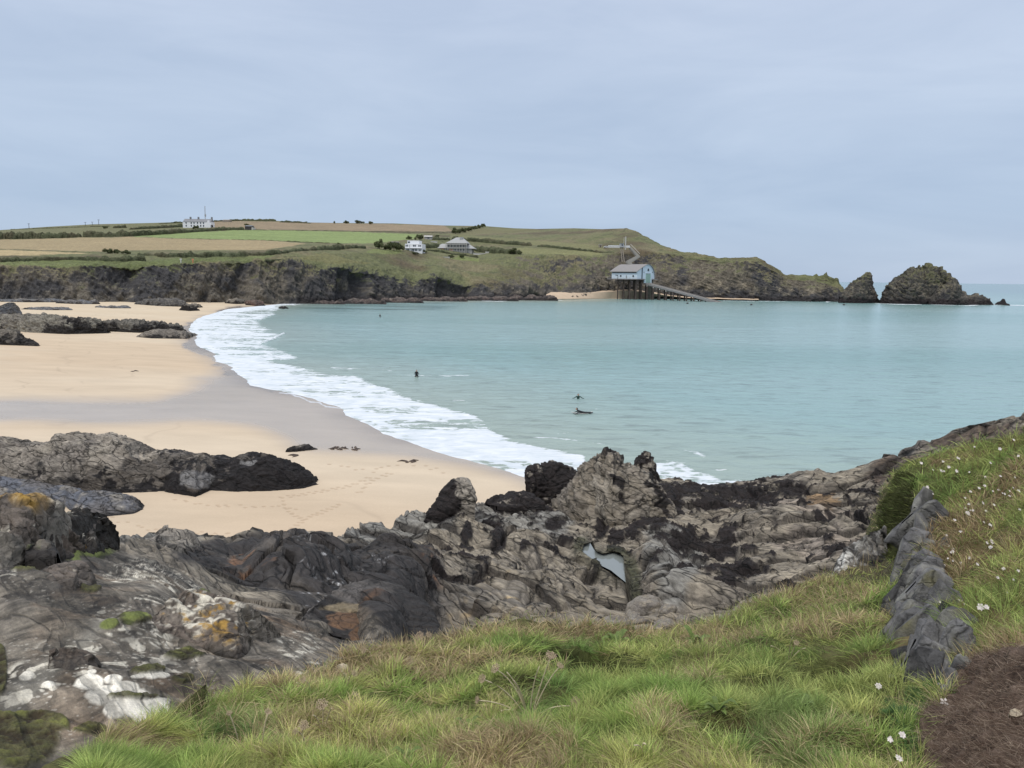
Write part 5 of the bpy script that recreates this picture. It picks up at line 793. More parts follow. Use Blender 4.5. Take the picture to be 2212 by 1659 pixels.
# ------------------------------------------------------------------ hedges, trees, far buildings
def hedge(path, hpx, label, col=(.080, .088, .050), grp='field hedges on the hill', name='hedge', wmul=1.2, rag=.22):
    path = np.array(path, float); n = max(12, int((path[-1, 0]-path[0, 0])/1.3)); hx = np.linspace(path[0, 0], path[-1, 0], n); hy = np.interp(hx, path[:, 0], path[:, 1]); h0 = np.interp(hx, path[:, 0], path[:, 2]) if path.shape[1] > 2 else hpx+0*hx
    P = LP(hx, hy); hh = h0*P[:, 1]/F; end = np.clip(np.minimum(np.arange(n), np.arange(n)[::-1])/3., .15, 1); hh = hh*end*(1+rag*fbm(P, .13, 3)+.2*fbm(P, .5, 2)); th = np.linspace(0, math.pi, 13)
    dirx = np.gradient(P, axis=0); dirx[:, 2] = 0; dirx /= np.linalg.norm(dirx, axis=1, keepdims=True); nor = np.stack([-dirx[:, 1], dirx[:, 0], dirx[:, 0]*0], -1); wd = np.maximum(hh*wmul, .9)
    V = P[:, None]+nor[:, None]*(np.cos(th)[None, :, None]*-wd[:, None, None]*.5)*np.sign(nor[:, 1])[:, None, None]+np.array([0, 0, 1])*(np.sin(th)**.55)[None, :, None]*hh[:, None, None]-np.array([0, 0, .6]); dd = V-P[:, None]
    V = V+(dd/np.maximum(np.linalg.norm(dd, axis=2, keepdims=True), .1))*(fbm(V, .7, 4, .65)[..., None]*np.maximum(hh*.22, .3)[:, None, None]); cv = cc_(V, col)*(1+.5*fbm(V, .35, 4))[..., None]; cv = mixc(cv, (.10, .085, .055), np.clip(fbm(V+9, .12, 3)*1.5, 0, 1)*.6)
    T(mesh(name, V, gridF(*V.shape[:2]), M_HEDGE, cv), label, 'hedge', grp)
M_HEDGE = m_col('hedge_leaves', 1.2, .95, .5, 1., .8)
HG = [([(-320, 521, 18), (0, 517, 15), (100, 515, 12), (178, 512, 11)], 'thick hedge at the left edge above the large tan field'), ([(180, 512, 12), (275, 511, 11), (400, 503, 9), (470, 498, 7), (528, 496, 6)], 'thick hedge running under the farmhouse to the dark shed'),
 ([(242, 493, 5), (275, 492, 7)], 'short hedge left of the farmhouse garden'), ([(278, 496, 5), (330, 494, 7), (396, 490, 7)], 'double garden hedge directly left of the farmhouse'), ([(340, 484, 2), (380, 482, 4), (398, 482, 5)], 'thin hedge behind the farmhouse on the skyline'),
 ([(275, 513, 1.5), (413, 516, 2), (571, 519, 2.5), (743, 527, 3)], 'thin dark hedge dividing the bright green field from the tan field'), ([(-320, 536, 3), (0, 538, 3), (64, 541, 3), (198, 546, 3)], 'thin hedge above the pale straw field'),
 ([(-320, 570, 18), (0, 567, 15), (60, 564, 10), (160, 562, 11), (250, 564, 13), (316, 562, 11)], 'big dark hedge above the left cliff top'), ([(296, 552, 8), (400, 556, 12), (571, 552, 10), (620, 547, 9), (660, 543, 9), (743, 537, 10)], 'long dark hedge curving below the tan field'),
 ([(743, 537, 10), (790, 537, 9)], 'hedge end left of the modern white house'), ([(974, 518, 8), (1030, 522, 9), (1090, 527, 8), (1149, 531, 8)], 'dark hedge right of the grey roofed house'), ([(1159, 533, 7), (1200, 536, 7), (1240, 540, 6), (1297, 546, 5)], 'hedge continuing towards the boathouse tower'),
 ([(1015, 540, 9), (1060, 546, 12), (1125, 549, 9)], 'thick scrubby hedge right of the big garden'), ([(920, 541, 6), (960, 547, 7), (1000, 552, 6), (1035, 556, 5)], 'clipped dark hedge in front of the grey roofed house'), ([(912, 535, 10), (954, 535, 8)], 'clipped hedge between the two houses'),
 ([(934, 518, 7), (974, 519, 6)], 'hedge behind the small upper house'), ([(457, 479, 4), (520, 477, 4.5), (598, 478, 5)], 'dark hedge on the skyline right of the farmhouse'), ([(603, 480, 4), (640, 481, 4), (674, 483, 3)], 'second dark hedge on the skyline farther right'), ([(500, 497, 2), (650, 498, 2), (900, 502, 2), (970, 504, 2)], 'thin dark hedge line under the brown upper field'),
 ([(570, 562, 4), (640, 561, 4)], 'ragged cliff top scrub strip above the middle cliffs'), ([(20, 496, 2), (200, 490, 2.5), (240, 489, 3)], 'faint hedge line below the telegraph poles'), ([(1290, 546, 4), (1330, 545, 3)], 'low scrub at the start of the tower walkway')]
for p, lab in HG: hedge(p, 6, lab)
M_CROWN = m_col('tree_leaves', 1.5, .9, .4, .5, .3); M_TRUNK = m_plain('bark', (.10, .08, .06), .9, 4, .3)
trp = []
for k in range(3):
    g3 = np.random.default_rng(40+k); nl = 1500; lobes = g3.normal(0, .42, (9, 3))*np.array([1, 1, .45])+np.array([0, 0, .62]); lc = lobes[g3.integers(0, 9, nl)]; D = g3.normal(0, 1, (nl, 3)); D /= np.linalg.norm(D, axis=1, keepdims=True)
    C_ = lc+D*(.30*g3.uniform(.3, 1, nl)**.4)[:, None]; C_[:, 2] = np.maximum(C_[:, 2], .12); a = g3.normal(0, 1, (nl, 3)); a /= np.linalg.norm(a, axis=1, keepdims=True); b = np.cross(a, D); b /= np.maximum(np.linalg.norm(b, axis=1, keepdims=True), .01); s_ = .07*g3.uniform(.6, 1.4, (nl, 1))
    V = np.stack([C_-a*s_, C_-b*s_*.7, C_+a*s_, C_+b*s_*.7], 1); cl = np.repeat((np.array([.095, .108, .052])*g3.uniform(.5, 1.5, (nl, 1)))[:, None], 4, 1)
    o = mesh('crown', V.reshape(-1, 3), np.arange(nl*4).reshape(-1, 4), M_CROWN, cl.reshape(-1, 3), smooth=False); mb = MB(); mb.tube([(0, 0, -.2), (.02, 0, .3), (0, .02, .6)], [.06, .045, .02], 6)
    for q_ in range(5): l_ = lobes[q_]; mb.tube([(0, 0, .25), tuple(l_*.6+np.array([0, 0, .1])), tuple(l_)], [.03, .018, .008], 5)
    t2 = mb.build('trunk', M_TRUNK, None, True); trp.append((o.data, t2.data)); bpy.data.objects.remove(o); bpy.data.objects.remove(t2)
def tree(x_, y_, w_, h_, lab, grp='trees and bushes on the hill', k=[0]):
    P = LP(np.array([float(x_)]), np.array([float(y_)]))[0]; s_ = P[1]/F; r_ = empty('tree', P-np.array([0, 0, .1])); T(r_, lab, 'tree', grp); r_.scale = (w_*s_*.6, w_*s_*.6, h_*s_*.85); r_.rotation_euler.z = random.uniform(0, 6); k[0] += 1
    for me, nm_ in zip(trp[k[0] % 3], ('crown', 'trunk')): o = bpy.data.objects.new(nm_, me); COL.objects.link(o); o.parent = r_
for a in [(233, 548, 22, 12, 'left bush of the clump above the big left hedge'), (252, 548, 20, 11, 'middle bush of the clump above the big left hedge'), (273, 549, 20, 10, 'right bush of the clump above the big left hedge'), (228, 494, 12, 6, 'round bush alone left of the farmhouse garden'), (722, 483, 6, 6, 'smallest skyline tree in the middle of the hill'),
 (748, 483, 13, 7, 'first of three low trees on the skyline'), (776, 483.5, 19, 8, 'second and widest of three low trees on the skyline'), (801, 484.5, 15, 7, 'third of three low trees on the skyline'), (985, 505, 26, 13, 'dense tree at the lower end of the slanting tree row'), (1000, 502, 18, 10, 'tree second from the lower end of the slanting row'), (1014, 499, 18, 9, 'tree in the middle of the slanting row'),
 (1026, 496, 16, 9, 'tree above the middle of the slanting row'), (1037, 493.5, 14, 9, 'tree near the top of the slanting row'), (1044, 491, 11, 9, 'topmost tree of the slanting row on the skyline'), (820, 538, 24, 22, 'large dark tree at the left of the garden wood'), (836, 541, 22, 17, 'dark tree behind the low garden building'), (851, 541, 22, 19, 'dark tree left of the modern white house'), (864, 542, 20, 16, 'dark tree touching the modern white house'), (846, 532, 20, 10, 'pale green bush behind the garden wood'),
 (906, 519, 16, 14, 'tall dark tree behind the modern white house'), (884, 517, 14, 8, 'small bush above the modern white house roof'), (943, 514, 12, 7, 'bush right of the small upper house'), (997, 557, 14, 9, 'rounded bush in the lower garden'), (975, 556, 14, 7, 'low bush left of the rounded garden bush'), (1105, 549, 22, 14, 'bushy tree at the right end of the garden'), (1122, 550, 16, 9, 'low bush at the far right of the garden'), (1068, 545, 20, 9, 'bush in the middle of the thick garden hedge'),
 (535, 490, 14, 7, 'bush behind the dark farm shed'), (423, 495, 16, 8, 'green bush in front of the farmhouse'), (732, 532, 14, 8, 'bush at the end of the long curving hedge'), (660, 482, 8, 4, 'tiny tree at the end of the skyline hedge'), (912, 546, 20, 8, 'scrub bush below the modern white house'), (895, 549, 18, 6, 'low scrub under the white terrace')]: tree(*a)
def pm(name, c, r=.7, n=2, a=.12): return m_plain(name, c, r, n, a)
M_WW = pm('white_render', (.72, .73, .74)); M_SLT = pm('slate_roof', (.20, .205, .215), .6); M_GLS = NT('window_glass').set(Base_Color=(.06, .075, .09, 1), Roughness=.1); M_GREY = pm('grey_wall', (.33, .325, .31)); M_GRF = pm('grey_roof', (.34, .345, .34), .7); M_ORG = pm('orange_boarding', (.50, .22, .12)); M_MET = pm('steel_grey', (.36, .37, .38), .5); M_PALE = pm('pale_concrete', (.50, .49, .46)); M_DARK = pm('dark_timber', (.055, .05, .05)); M_STONE = pm('field_stone', (.25, .22, .18), .9, 1.5, .3)
def place(name, x_, y_, lab, cat, dY=0, rz=0, grp=None):
    P = LP(np.array([float(x_)]), np.array([float(y_)]))[0]; o = empty(name, P, rz); T(o, lab, cat, grp); return o, P[1]/F
# farmhouse
r_, s = place('farmhouse', 430, 491.5, 'long white farmhouse with slate roof and three chimneys near the skyline', 'house'); Wd_ = 60*s; Hh = 11.5*s; Dp = 9; x0, x1 = -Wd_/2, Wd_/2
MB().box(x0, x1, -Dp/2, Dp/2, -3, Hh).build('wall', M_WW, r_).parent = r_
mb = MB(); mb.prism([(-Dp/2-.4, Hh-.05), (0, Hh+6.3*s), (Dp/2+.4, Hh-.05)], 0, x0+.3, x1-5*s*.0-.3); rf = mb.build('roof', M_SLT, r_)
for cx_ in (.22, .5, .97): MB().box(x0+Wd_*cx_-.7, x0+Wd_*cx_+.7, -.7, .7, Hh+4*s, Hh+10.5*s).build('chimney', M_SLT, rf)
MB().prism([(x1-9*s, Hh-3), (x1-4.5*s, Hh+3.2*s), (x1, Hh-3)], 1, -Dp/2-3, 0).prism([(x1-9*s, -3), (x1-9*s, Hh-3), (x1, Hh-3), (x1, -3)], 1, -Dp/2-3, 0).build('gable_wing', M_WW, r_)
for cx_ in (.12, .30, .40, .52, .63, .73): MB().box(x0+Wd_*cx_-.6, x0+Wd_*cx_+.6, -Dp/2-.06, -Dp/2+.1, Hh*.62, Hh*.9).build('window', M_GLS, r_); MB().box(x0+Wd_*cx_-.6, x0+Wd_*cx_+.6, -Dp/2-.06, -Dp/2+.1, Hh*.1, Hh*.42).build('window', M_GLS, r_)
r_, s = place('radio_mast', 434.5, 488, 'tall thin lattice mast rising behind the farmhouse roof', 'mast'); hm = 43*s; mb = MB(); a_ = .55
r_.location.y += 12
for q_ in ((-a_, -a_), (a_, -a_), (0, a_)): mb.tube([(q_[0], q_[1], 0), (q_[0]*.5, q_[1]*.5, hm)], .14, 4)
for k in range(16): z0 = hm*k/16; z1 = hm*(k+1)/16; mb.tube([(-a_*.8, -a_*.8, z0), (a_*.8, -a_*.8, z1)], .08, 4).tube([(a_*.8, -a_*.8, z0), (-a_*.8, -a_*.8, z1)], .08, 4)
mb.build('lattice', M_MET, r_); MB().tube([(0, 0, hm*.5), (0, 0, hm*.6)], .9, 8).build('antenna', M_MET, r_)
r_, s = place('farm_shed', 540, 495.8, 'dark low farm shed with pale end beside the bright green field', 'shed'); MB().box(-8*s, 6*s, -4, 4, -1, 6.5*s).build('wall', M_DARK, r_); MB().prism([(-4.5, 6.3*s), (0, 8.6*s), (4.5, 6.3*s)], 0, -8.4*s, 6.3*s).build('roof', M_SLT, r_); MB().box(6*s, 8.5*s, -4, 4, -1, 4*s).build('lean_to', M_PALE, r_)
r_, s = place('stone_barn', 491, 479.6, 'low stone barn on the skyline right of the farmhouse', 'barn'); MB().box(-7.5*s, 7.5*s, -4, 4, -2, 3*s).build('wall', M_STONE, r_); MB().prism([(-4.4, 2.9*s), (0, 5*s), (4.4, 2.9*s)], 0, -7.7*s, 7.7*s).build('roof', M_STONE, r_)
for px_, yb_, yt_, lab in [(63, 494.5, 483, 'telegraph pole farthest left on the skyline'), (184, 488, 480, 'telegraph pole at the left of the close group'), (199, 486.5, 479.5, 'telegraph pole in the middle of the close group'), (213, 486, 474.5, 'tallest telegraph pole left of the farmhouse')]:
    r_, s = place('telegraph_pole', px_, yb_, lab, 'telegraph pole', grp='telegraph poles on the hill'); h_ = (yb_-yt_)*s; MB().tube([(0, 0, -1), (0, 0, h_)], [.3, .2], 6).build('pole', M_DARK, r_); MB().box(-1.5, 1.5, -.15, .15, h_*.9, h_*.9+.3).build('crossarm', M_DARK, r_)
# modern white house
r_, s = place('white_house', 893, 543.5, 'modern white flat roofed house with a smaller upper block and terrace', 'house', rz=-.12)
MB().box(-18.5*s, 18.5*s, 0, 11, -3, 16.4*s).build('lower_storey', M_WW, r_); MB().box(-15*s, 10.5*s, 2, 11, 16.4*s, 23.5*s).build('upper_storey', M_WW, r_); MB().box(-32*s, -16*s, -3, 4, -3, 2.2*s).box(-27*s, -18*s, -1, 4, 2.2*s, 4*s).build('terrace', M_WW, r_)
for a, b, c0, c1 in [(-17, -12, 10.5, 14.2), (-9.5, -8, 8.5, 14.2), (-1, 5.2, 10.5, 14.2), (10.5, 16, 10.5, 14), (-16.5, -14.5, .5, 5.5), (-13.5, -10, .5, 5.5), (-4, 1, 1, 5.5), (3, 7, 1, 5.5), (12, 15.5, 1, 5)]:
    w_ = MB().box(a*s, b*s, -.05, .1, c0*s, c1*s).build('window', M_GLS, r_); MB().box((a+b)/2*s-.12, (a+b)/2*s+.12, -.12, .0, c0*s, c1*s).build('mullion', M_WW, w_)
MB().box(-14*s, -9*s, 1.95, 2.1, 18*s, 21.5*s).build('window', M_GLS, r_); MB().tube([(-3*s, 5, 23*s), (-3*s, 5, 25.5*s)], .25, 6).build('flue', M_MET, r_)
MB().box(-18.5*s, 18.5*s, -1.1, 0, 7*s, 7.6*s).build('balcony', M_WW, r_)
# big grey house under scaffolding
r_, s = place('grey_house', 985, 543, 'large hipped roof house wrapped in scaffolding with an orange boarded corner', 'house', rz=-.1)
def hip(x0, x1, y0, y1, z0, rx0, rx1, z1): 
    mb = MB(); ym = (y0+y1)/2; mb.v = [(x0, y0, z0), (x1, y0, z0), (x1, y1, z0), (x0, y1, z0), (rx0, ym, z1), (rx1, ym, z1)]; mb.f = [[0, 1, 5, 4], [1, 2, 5], [2, 3, 4, 5], [3, 0, 4], [3, 2, 1, 0]]; return mb
MB().box(-19*s, 23*s, 0, 12, -3, 18*s).build('wall', M_GREY, r_); hip(-22*s, 26*s, -1.5, 13.5, 17*s, -2*s, 12*s, 30*s).build('roof', M_GRF, r_)
MB().box(-44*s, -19*s, 1, 11, -3, 7*s).build('wing', M_GREY, r_); hip(-47*s, -17*s, 0, 12, 6.6*s, -33*s, -19.2*s, 16.5*s).build('wing_roof', M_GRF, r_); MB().box(23*s, 34*s, 1, 11, -3, 6.5*s).build('wing', M_GREY, r_); hip(22.8*s, 41*s, 0, 12, 6.2*s, 23.4*s, 26*s, 16*s).build('wing_roof', M_GRF, r_)
MB().box(-36*s, -26*s, .7, .98, 0, 6*s).box(-14*s, -6*s, -.3, -.05, 0, 4.5*s).build('boarding', M_ORG, r_); MB().box(7*s, 13*s, 3, 8, 24*s, 30.5*s).build('dormer', M_GRF, r_)
for k in range(6): a = (-17+k*6.5)*s; MB().box(a, a+3.4*s, -.06, .1, 9.5*s, 13.5*s).build('window', M_GLS, r_)
for k in range(4): a = (-3+k*6)*s; MB().box(a, a+3.4*s, -.06, .1, 1*s, 5.5*s).build('window', M_GLS, r_)
mb = MB()
for k in range(13): a = (-21+k*3.7)*s; mb.tube([(a, -1.8, -2), (a, -1.8, 19*s)], .10, 4)
for z_ in (1, 7, 8.3, 14, 15.3): mb.tube([(-22*s, -1.8, z_*s), (25*s, -1.8, z_*s)], .13, 4)
for z_ in (7, 14): mb.box(-22*s, 25*s, -1.8, -.6, z_*s-.15, z_*s)
mb.build('scaffolding', M_PALE, r_)
r_, s = place('chimney_stack', 966, 519, 'pale free standing chimney behind the big scaffolded house', 'chimney'); r_.location.y += 2; MB().box(-1.8*s, 1.8*s, -1, 1, -1, 5*s).build('stack', M_PALE, r_); MB().box(-2.3*s, 2.3*s, -1.3, 1.3, 5*s, 5.8*s).build('cap', M_PALE, r_)
r_, s = place('small_house', 924, 517.5, 'small pale house with a light flat roof behind the garden trees', 'house'); MB().box(-7.5*s, 8*s, 0, 7, -1, 6*s).build('wall', M_GREY, r_); MB().prism([(-.7, 6*s), (2, 8.6*s), (7.5, 7.4*s), (7.5, 6*s)], 0, -8.5*s, 9*s).build('roof', M_PALE, r_); MB().box(-1*s, 3*s, -.08, .1, 2*s, 4.5*s).build('window', M_GLS, r_)
r_, s = place('low_building', 853, 528, 'low dark garden building with a white corner left of the white house', 'building'); MB().box(-11*s, 6*s, 0, 6, -1, 4.6*s).build('wall', M_DARK, r_); MB().box(-11.5*s, 6.5*s, -.6, 6.5, 4.6*s, 5.6*s).build('roof', M_PALE, r_); MB().box(-11*s, -7*s, -.3, -.05, 0, 2.6*s).build('white_panel', M_WW, r_)
for a, b, w_, lab in [(938, 523, 14, 'pale garden wall right of the small upper house'), (1060, 546, 22, 'white low wall at the right end of the gardens'), (965, 557, 14, 'white low wall beside the rounded garden bush'), (1035, 549, 26, 'pale curving garden wall below the scaffolded house')]:
    r_, s = place('garden_wall', a, b, lab, 'wall', rz=-.15); r_.location.y -= 4; MB().box(-w_*s/2, w_*s/2, 0, .5, -1.5, 1.2*s).build('wall_panel', M_PALE, r_); MB().box(-w_*s/2-.2, w_*s/2+.2, -.15, .65, 1.2*s, 1.2*s+.25).build('coping', M_PALE, r_)
for a, b, lab in [(391, 563.5, 'pale short post on the cliff top path'), (417, 564, 'reddish short post on the cliff top path')]:
    P = LP(np.array([float(a)]), np.array([float(b)+2]))[0]; o = MB().tube([(0, 0, -.5), (0, 0, 1.3)], .28, 8).box(-.45, .45, -.2, .2, .9, 1.5).build('marker_post', M_PALE if a < 400 else M_ORG); o.location = P; T(o, lab, 'post')
# ------------------------------------------------------------------ lifeboat house
P0 = U(np.array([1376.1]), np.array([602.2]), np.array([530.]))[0]; A_ = R(42.1); bh = empty('boathouse', P0, A_); T(bh, 'pale blue curved roof boathouse standing on dark piles over the cove beach', 'boathouse')
M_BLUE = pm('pale_blue_cladding', (.56, .65, .72), .6); M_BR = pm('brown_grey_roof', (.235, .225, .22), .7); M_PILE = pm('dark_pile', (.085, .065, .055), .8, 1, .4); M_GRN = pm('green_door', (.30, .46, .40), .6); M_DECK = pm('slip_deck', (.23, .22, .20), .8, 1.2, .3)
prof = [(0, 5.2), (2.5, 6.5), (5, 7.7), (7.5, 8.8), (9.6, 9.5), (11.2, 9.75)]+[(11.2+7.8*math.sin(a), 9.75*math.cos(a)) for a in np.linspace(.12, 1.50, 14)]
Ls = 22.7; MB().prism([(0, 0)]+prof+[(19, 0)], 1, 0, Ls).build('wall', M_BLUE, bh)
o2 = [(a*1+(0.35 if i > 5 else -.0), b+.32) for i, (a, b) in enumerate(prof)]; o2[0] = (-1.2, 4.9); outr = [(-1.2, 4.55)]+[(a, b+.02) for a, b in prof[1:]]
mb = MB(); k0 = 0
for yy in (-.7, Ls+.8):
    mb.v += [(a, yy, b) for a, b in o2]+[(a, yy, b) for a, b in outr]
n_p = len(o2); 
for i in range(n_p-1): q_ = 2*n_p; mb.f += [[i, i+1, q_+i+1, q_+i], [n_p+i+1, n_p+i, q_+n_p+i, q_+n_p+i+1], [i, n_p+i, n_p+i+1, i+1], [q_+i, q_+i+1, q_+n_p+i+1, q_+n_p+i]]
mb.f += [[0, q_, q_+n_p, n_p], [n_p-1, 2*n_p-1, q_+2*n_p-1, q_+n_p-1]]; mb.build('roof', M_BR, bh)
MB().box(-.06, .2, .9, Ls-.3, 3.9, 5.1).build('louvre_strip', M_DARK, bh); MB().prism([(4.7, 0), (4.7, 7.4), (5.8, 7.95), (5.8, 0)], 1, -.08, .15).build('glazed_strip', M_GLS, bh)
MB().box(7.7, 15.4, -.5, .3, -2.9, 3.9).build('door_surround', M_BLUE, bh); d_ = MB().box(8.7, 14.0, -.62, -.52, -2.7, 3.4).build('door', M_GRN, bh)
mb = MB()
for k in range(1, 6): mb.box(8.7+k*.88-.05, 8.7+k*.88+.05, -.68, -.6, -2.7, 3.4)
mb.box(8.6, 14.1, -.66, -.6, 3.4, 3.7).build('door_ribs', M_SLT, d_)
f_ = MB().disc((11.9, -.05, 6.2), (0, 1, 0), .95, .3, 28).build('round_window', M_SLT, bh); MB().disc((11.9, -.25, 6.2), (0, 1, 0), .72, .12, 28).build('pane', M_GLS, f_)
for q_ in (7.1, 16.6): MB().disc((q_, -.15, 4.6), (0, 1, 0), .32, .4, 12).build('lamp', M_SLT, bh)
for yy in (3.3, 14.4): f_ = MB().disc((-.05, yy, 1.8), (1, 0, 0), .72, .3, 24).build('porthole', M_SLT, bh); MB().disc((-.24, yy, 1.8), (1, 0, 0), .55, .1, 24).build('pane', M_GLS, f_)
MB().box(-.12, .05, 9, 9.7, .3, 2.2).build('side_door', M_SLT, bh); MB().tube([(-.3, 17, .1), (-.3, 17, 2.4), (-.3, 19.2, 2.4)], .16, 6).build('vent_pipe', M_DARK, bh)
MB().box(-1.8, 7.6, -1.3, Ls+2.5, -.55, -.05).box(7.6, 15.5, 0, Ls+2.5, -.55, -.05).box(15.5, 21, -1.3, Ls+2.5, -.55, -.05).build('deck', M_BR, bh)
mb = MB(); 
for k in range(14): mb.tube([(-1.7, -1+k*2, 0), (-1.7, -1+k*2, 1.1)], .06, 4)
mb.tube([(-1.7, -1.2, 1.1), (-1.7, Ls+2.4, 1.1)], .06, 4); mb.build('railing', M_PALE, bh)
for i_ in (.8, 6.6, 12.6, 18): 
    for yy in (1.2, 6.5, 12, 17.5): MB().tube([(i_, yy, -15.5), (i_, yy, -.5)], .42, 8).build('pile', M_PILE, bh)
mb = MB()
for yy in (1.2, 6.5, 12, 17.5): mb.tube([(.8, yy, -1.2), (18, yy, -1.2)], .25, 6)
mb.build('crossbeam', M_PILE, bh)
# slipway
sl_ = empty('slipway', P0, A_); T(sl_, 'long sloping slipway on trestles running from the boathouse door into the sea', 'slipway'); LS = 60.; 
def sz(tq): return -3.0-tq*(P0[2]-3.0+.4)
mb = MB(); mb.prism([(-.7, sz(0)), (-LS, sz(1)), (-LS, sz(1)-.7), (-.7, sz(0)-.7)], 0, 8.6, 14.1).build('slip_deck', M_DECK, sl_)
for q_ in (8.5, 13.9): MB().prism([(-.7, sz(0)+.35), (-LS, sz(1)+.35), (-LS, sz(1)-.9), (-.7, sz(0)-.9)], 0, q_, q_+.3).build('side_beam', M_BR, sl_)
mb = MB()
for k in range(28): t_ = (k+.5)/28; mb.box(8.9, 13.8, -LS*t_-.15, -LS*t_+.15, sz(t_)-.02, sz(t_)+.12)
mb.build('slats', M_PILE, sl_)
for t_ in (.02, .11, .20, .29, .385, .475, .565, .66, .75):
    yy = -LS*t_-1; zz = sz(t_)-.9
    for q_ in (8.7, 14.0): MB().tube([(q_, yy, -16), (q_, yy, zz)], .5, 8).build('trestle_leg', M_PILE, sl_)
    MB().box(8.2, 14.5, yy-.3, yy+.3, zz-1.0, zz-.2).build('trestle_beam', M_PALE if t_ < .35 else M_PILE, sl_)
MB().box(17.2, 19.4, 1, 4, -14, -.6).build('lift_shaft', M_STONE, bh)
# access tower, walkways and steps
def Wp(x_, y_, Yq): return U(np.array([float(x_)]), np.array([float(y_)]), np.array([float(Yq)]))[0]
P1 = Wp(1343, 534.3, 588); s = 588/F; tw = empty('lift_tower', P1); T(tw, 'tall access tower with a small cabin on twin legs above the boathouse', 'tower')
MB().box(-4.2*s, 4.2*s, -1.5, 1.5, 0, 7.6*s).build('cabin', M_MET, tw); MB().box(-4.6*s, 4.6*s, -1.8, 1.8, 7.6*s, 8.2*s).build('cabin_roof', M_SLT, tw); MB().box(-1*s, 2*s, -1.56, -1.4, 3*s, 6*s).build('window', M_GLS, tw)
for a, b in ((-2.2, 1.4), (1.8, 6.2)): MB().tube([(a*s, 0, 0), (b*s, -6, -44*s)], [.32, .55], 8).build('leg', M_STONE, tw)
mb = MB()
for k in range(9): z_ = -k*4.6*s; mb.tube([(-2.2*s+k*.37*s, -k*.6, z_), (1.8*s+k*.45*s, -k*.6, z_-2*s)], .14, 4)
mb.build('bracing', M_BR, tw)
wk = empty('walkway', P1); T(wk, 'white railed walkway leading from the cliff top to the tower cabin', 'walkway'); MB().box(-29*s, -4.3*s, -.8, .8, -.2, .25).build('deck', M_WW, wk); MB().box(4.3*s, 18*s, -.8, .8, -.2, .25).build('deck', M_WW, wk)
mb = MB()
for k in range(24): mb.tube([((-29+k)*s, -.8, .2), ((-29+k)*s, -.8, 1.3)], .06, 4)
mb.box(-29*s, -4.3*s, -.86, -.74, .7, 1.3).build('railing', M_WW, wk); MB().box(4.3*s, 17*s, -.86, -.74, .5, 1.3).build('railing', M_WW, wk)
for mx_, hh_, bb_, lab in [(1351.2, 22, 5.5, 'taller pale mast beside the tower cabin'), (1347.5, 21, 0, 'thin faint mast just left of the taller pale mast')]:
    o = MB().tube([(0, 0, -bb_*s), (0, 0, hh_*s)], .38 if bb_ else .15, 6).box(-1.5*s, 1.5*s, -.2, .2, 1*s, 1*s+.3).build('mast', M_PALE); o.location = Wp(mx_, 534, 587); T(o, lab, 'mast')
# zigzag steps lie on the cliff
M_STEP = pm('step_concrete', (.30, .29, .26))
st_ = empty('cliff_steps', Wp(1362, 572, 545)); T(st_, 'zigzag concrete steps climbing the cliff behind the boathouse', 'steps'); o0 = np.array(st_.location)
zz_ = [(1360, 531, 592, 1.0), (1379, 552, 566, 1.8), (1358, 564, 552, 3.4), (1364, 573, 548, 2.0)]
for k, ((xa, ya, Ya, wa), (xb, yb2, Yb2, wb)) in enumerate(zip(zz_[:-1], zz_[1:])):
    a = Wp(xa, ya, Ya)-o0; b = Wp(xb, yb2, Yb2)-o0; mb = MB(); nstp = 14
    for i in range(nstp): p = a+(b-a)*i/nstp; q_ = a+(b-a)*(i+1)/nstp; w_ = lerp(wa, wb, i/nstp)*.45; mb.box(min(p[0], q_[0])-w_, max(p[0], q_[0])+w_, min(p[1], q_[1])-1.2, max(p[1], q_[1])+3, min(p[2], q_[2])-1.2, q_[2]+.1)
    mb.build('stair_flight', M_STEP, st_)
    if k == 0: MB().tube([tuple(a+np.array([.6, -1, 1.2])), tuple(b+np.array([.8, -1, 1.2]))], .12, 4).build('handrail', M_PALE, st_)
hut, s = place('stone_hut', 1296, 534.5, 'small square stone hut on the grass left of the tower walkway', 'hut'); MB().box(-3.2*s, 3.2*s, -1, 1.6, -1, 5.8*s).build('wall', M_STONE, hut); MB().box(-3.5*s, 3.5*s, -1.2, 1.8, 5.8*s, 6.5*s).build('roof', M_PALE, hut); MB().box(-.8*s, 1*s, -1.05, -.9, 0, 4*s).build('door', M_DARK, hut)
cr_, s = place('parked_car', 1309.5, 535.5, 'small white car parked between the stone hut and the walkway', 'car'); MB().prism([(-2.1, .4), (-2.1, .95), (-1.3, 1.05), (-.8, 1.5), (.7, 1.5), (1.3, 1.0), (2.1, .9), (2.1, .4)], 1, -.85, .85).build('body', M_WW, cr_); MB().prism([(-1.15, 1.05), (-.75, 1.42), (.65, 1.42), (1.15, 1.05)], 1, -.88, .88).build('window', M_GLS, cr_)
for q_ in (-1.3, 1.3):
    for yy in (-.85, .85): MB().disc((q_, yy, .33), (0, 1, 0), .33, .2, 16).build('wheel', M_DARK, cr_)
# mooring floats
for a, b, lab in [(1623, 659, 'small dark float on the water below the headland'), (1823, 659, 'small dark float near the shark fin stack'), (1485, 656, 'small dark float beside the slipway foot')]:
    P = Uz(np.array([float(a)]), np.array([float(b)]), .1)[0]; o = MB().tube([(0, 0, -.3), (0, 0, .1), (0, 0, .45), (0, 0, .7)], [.3, .75, .6, .2], 10).build('float', M_DARK, None, True); o.location = P; T(o, lab, 'float')
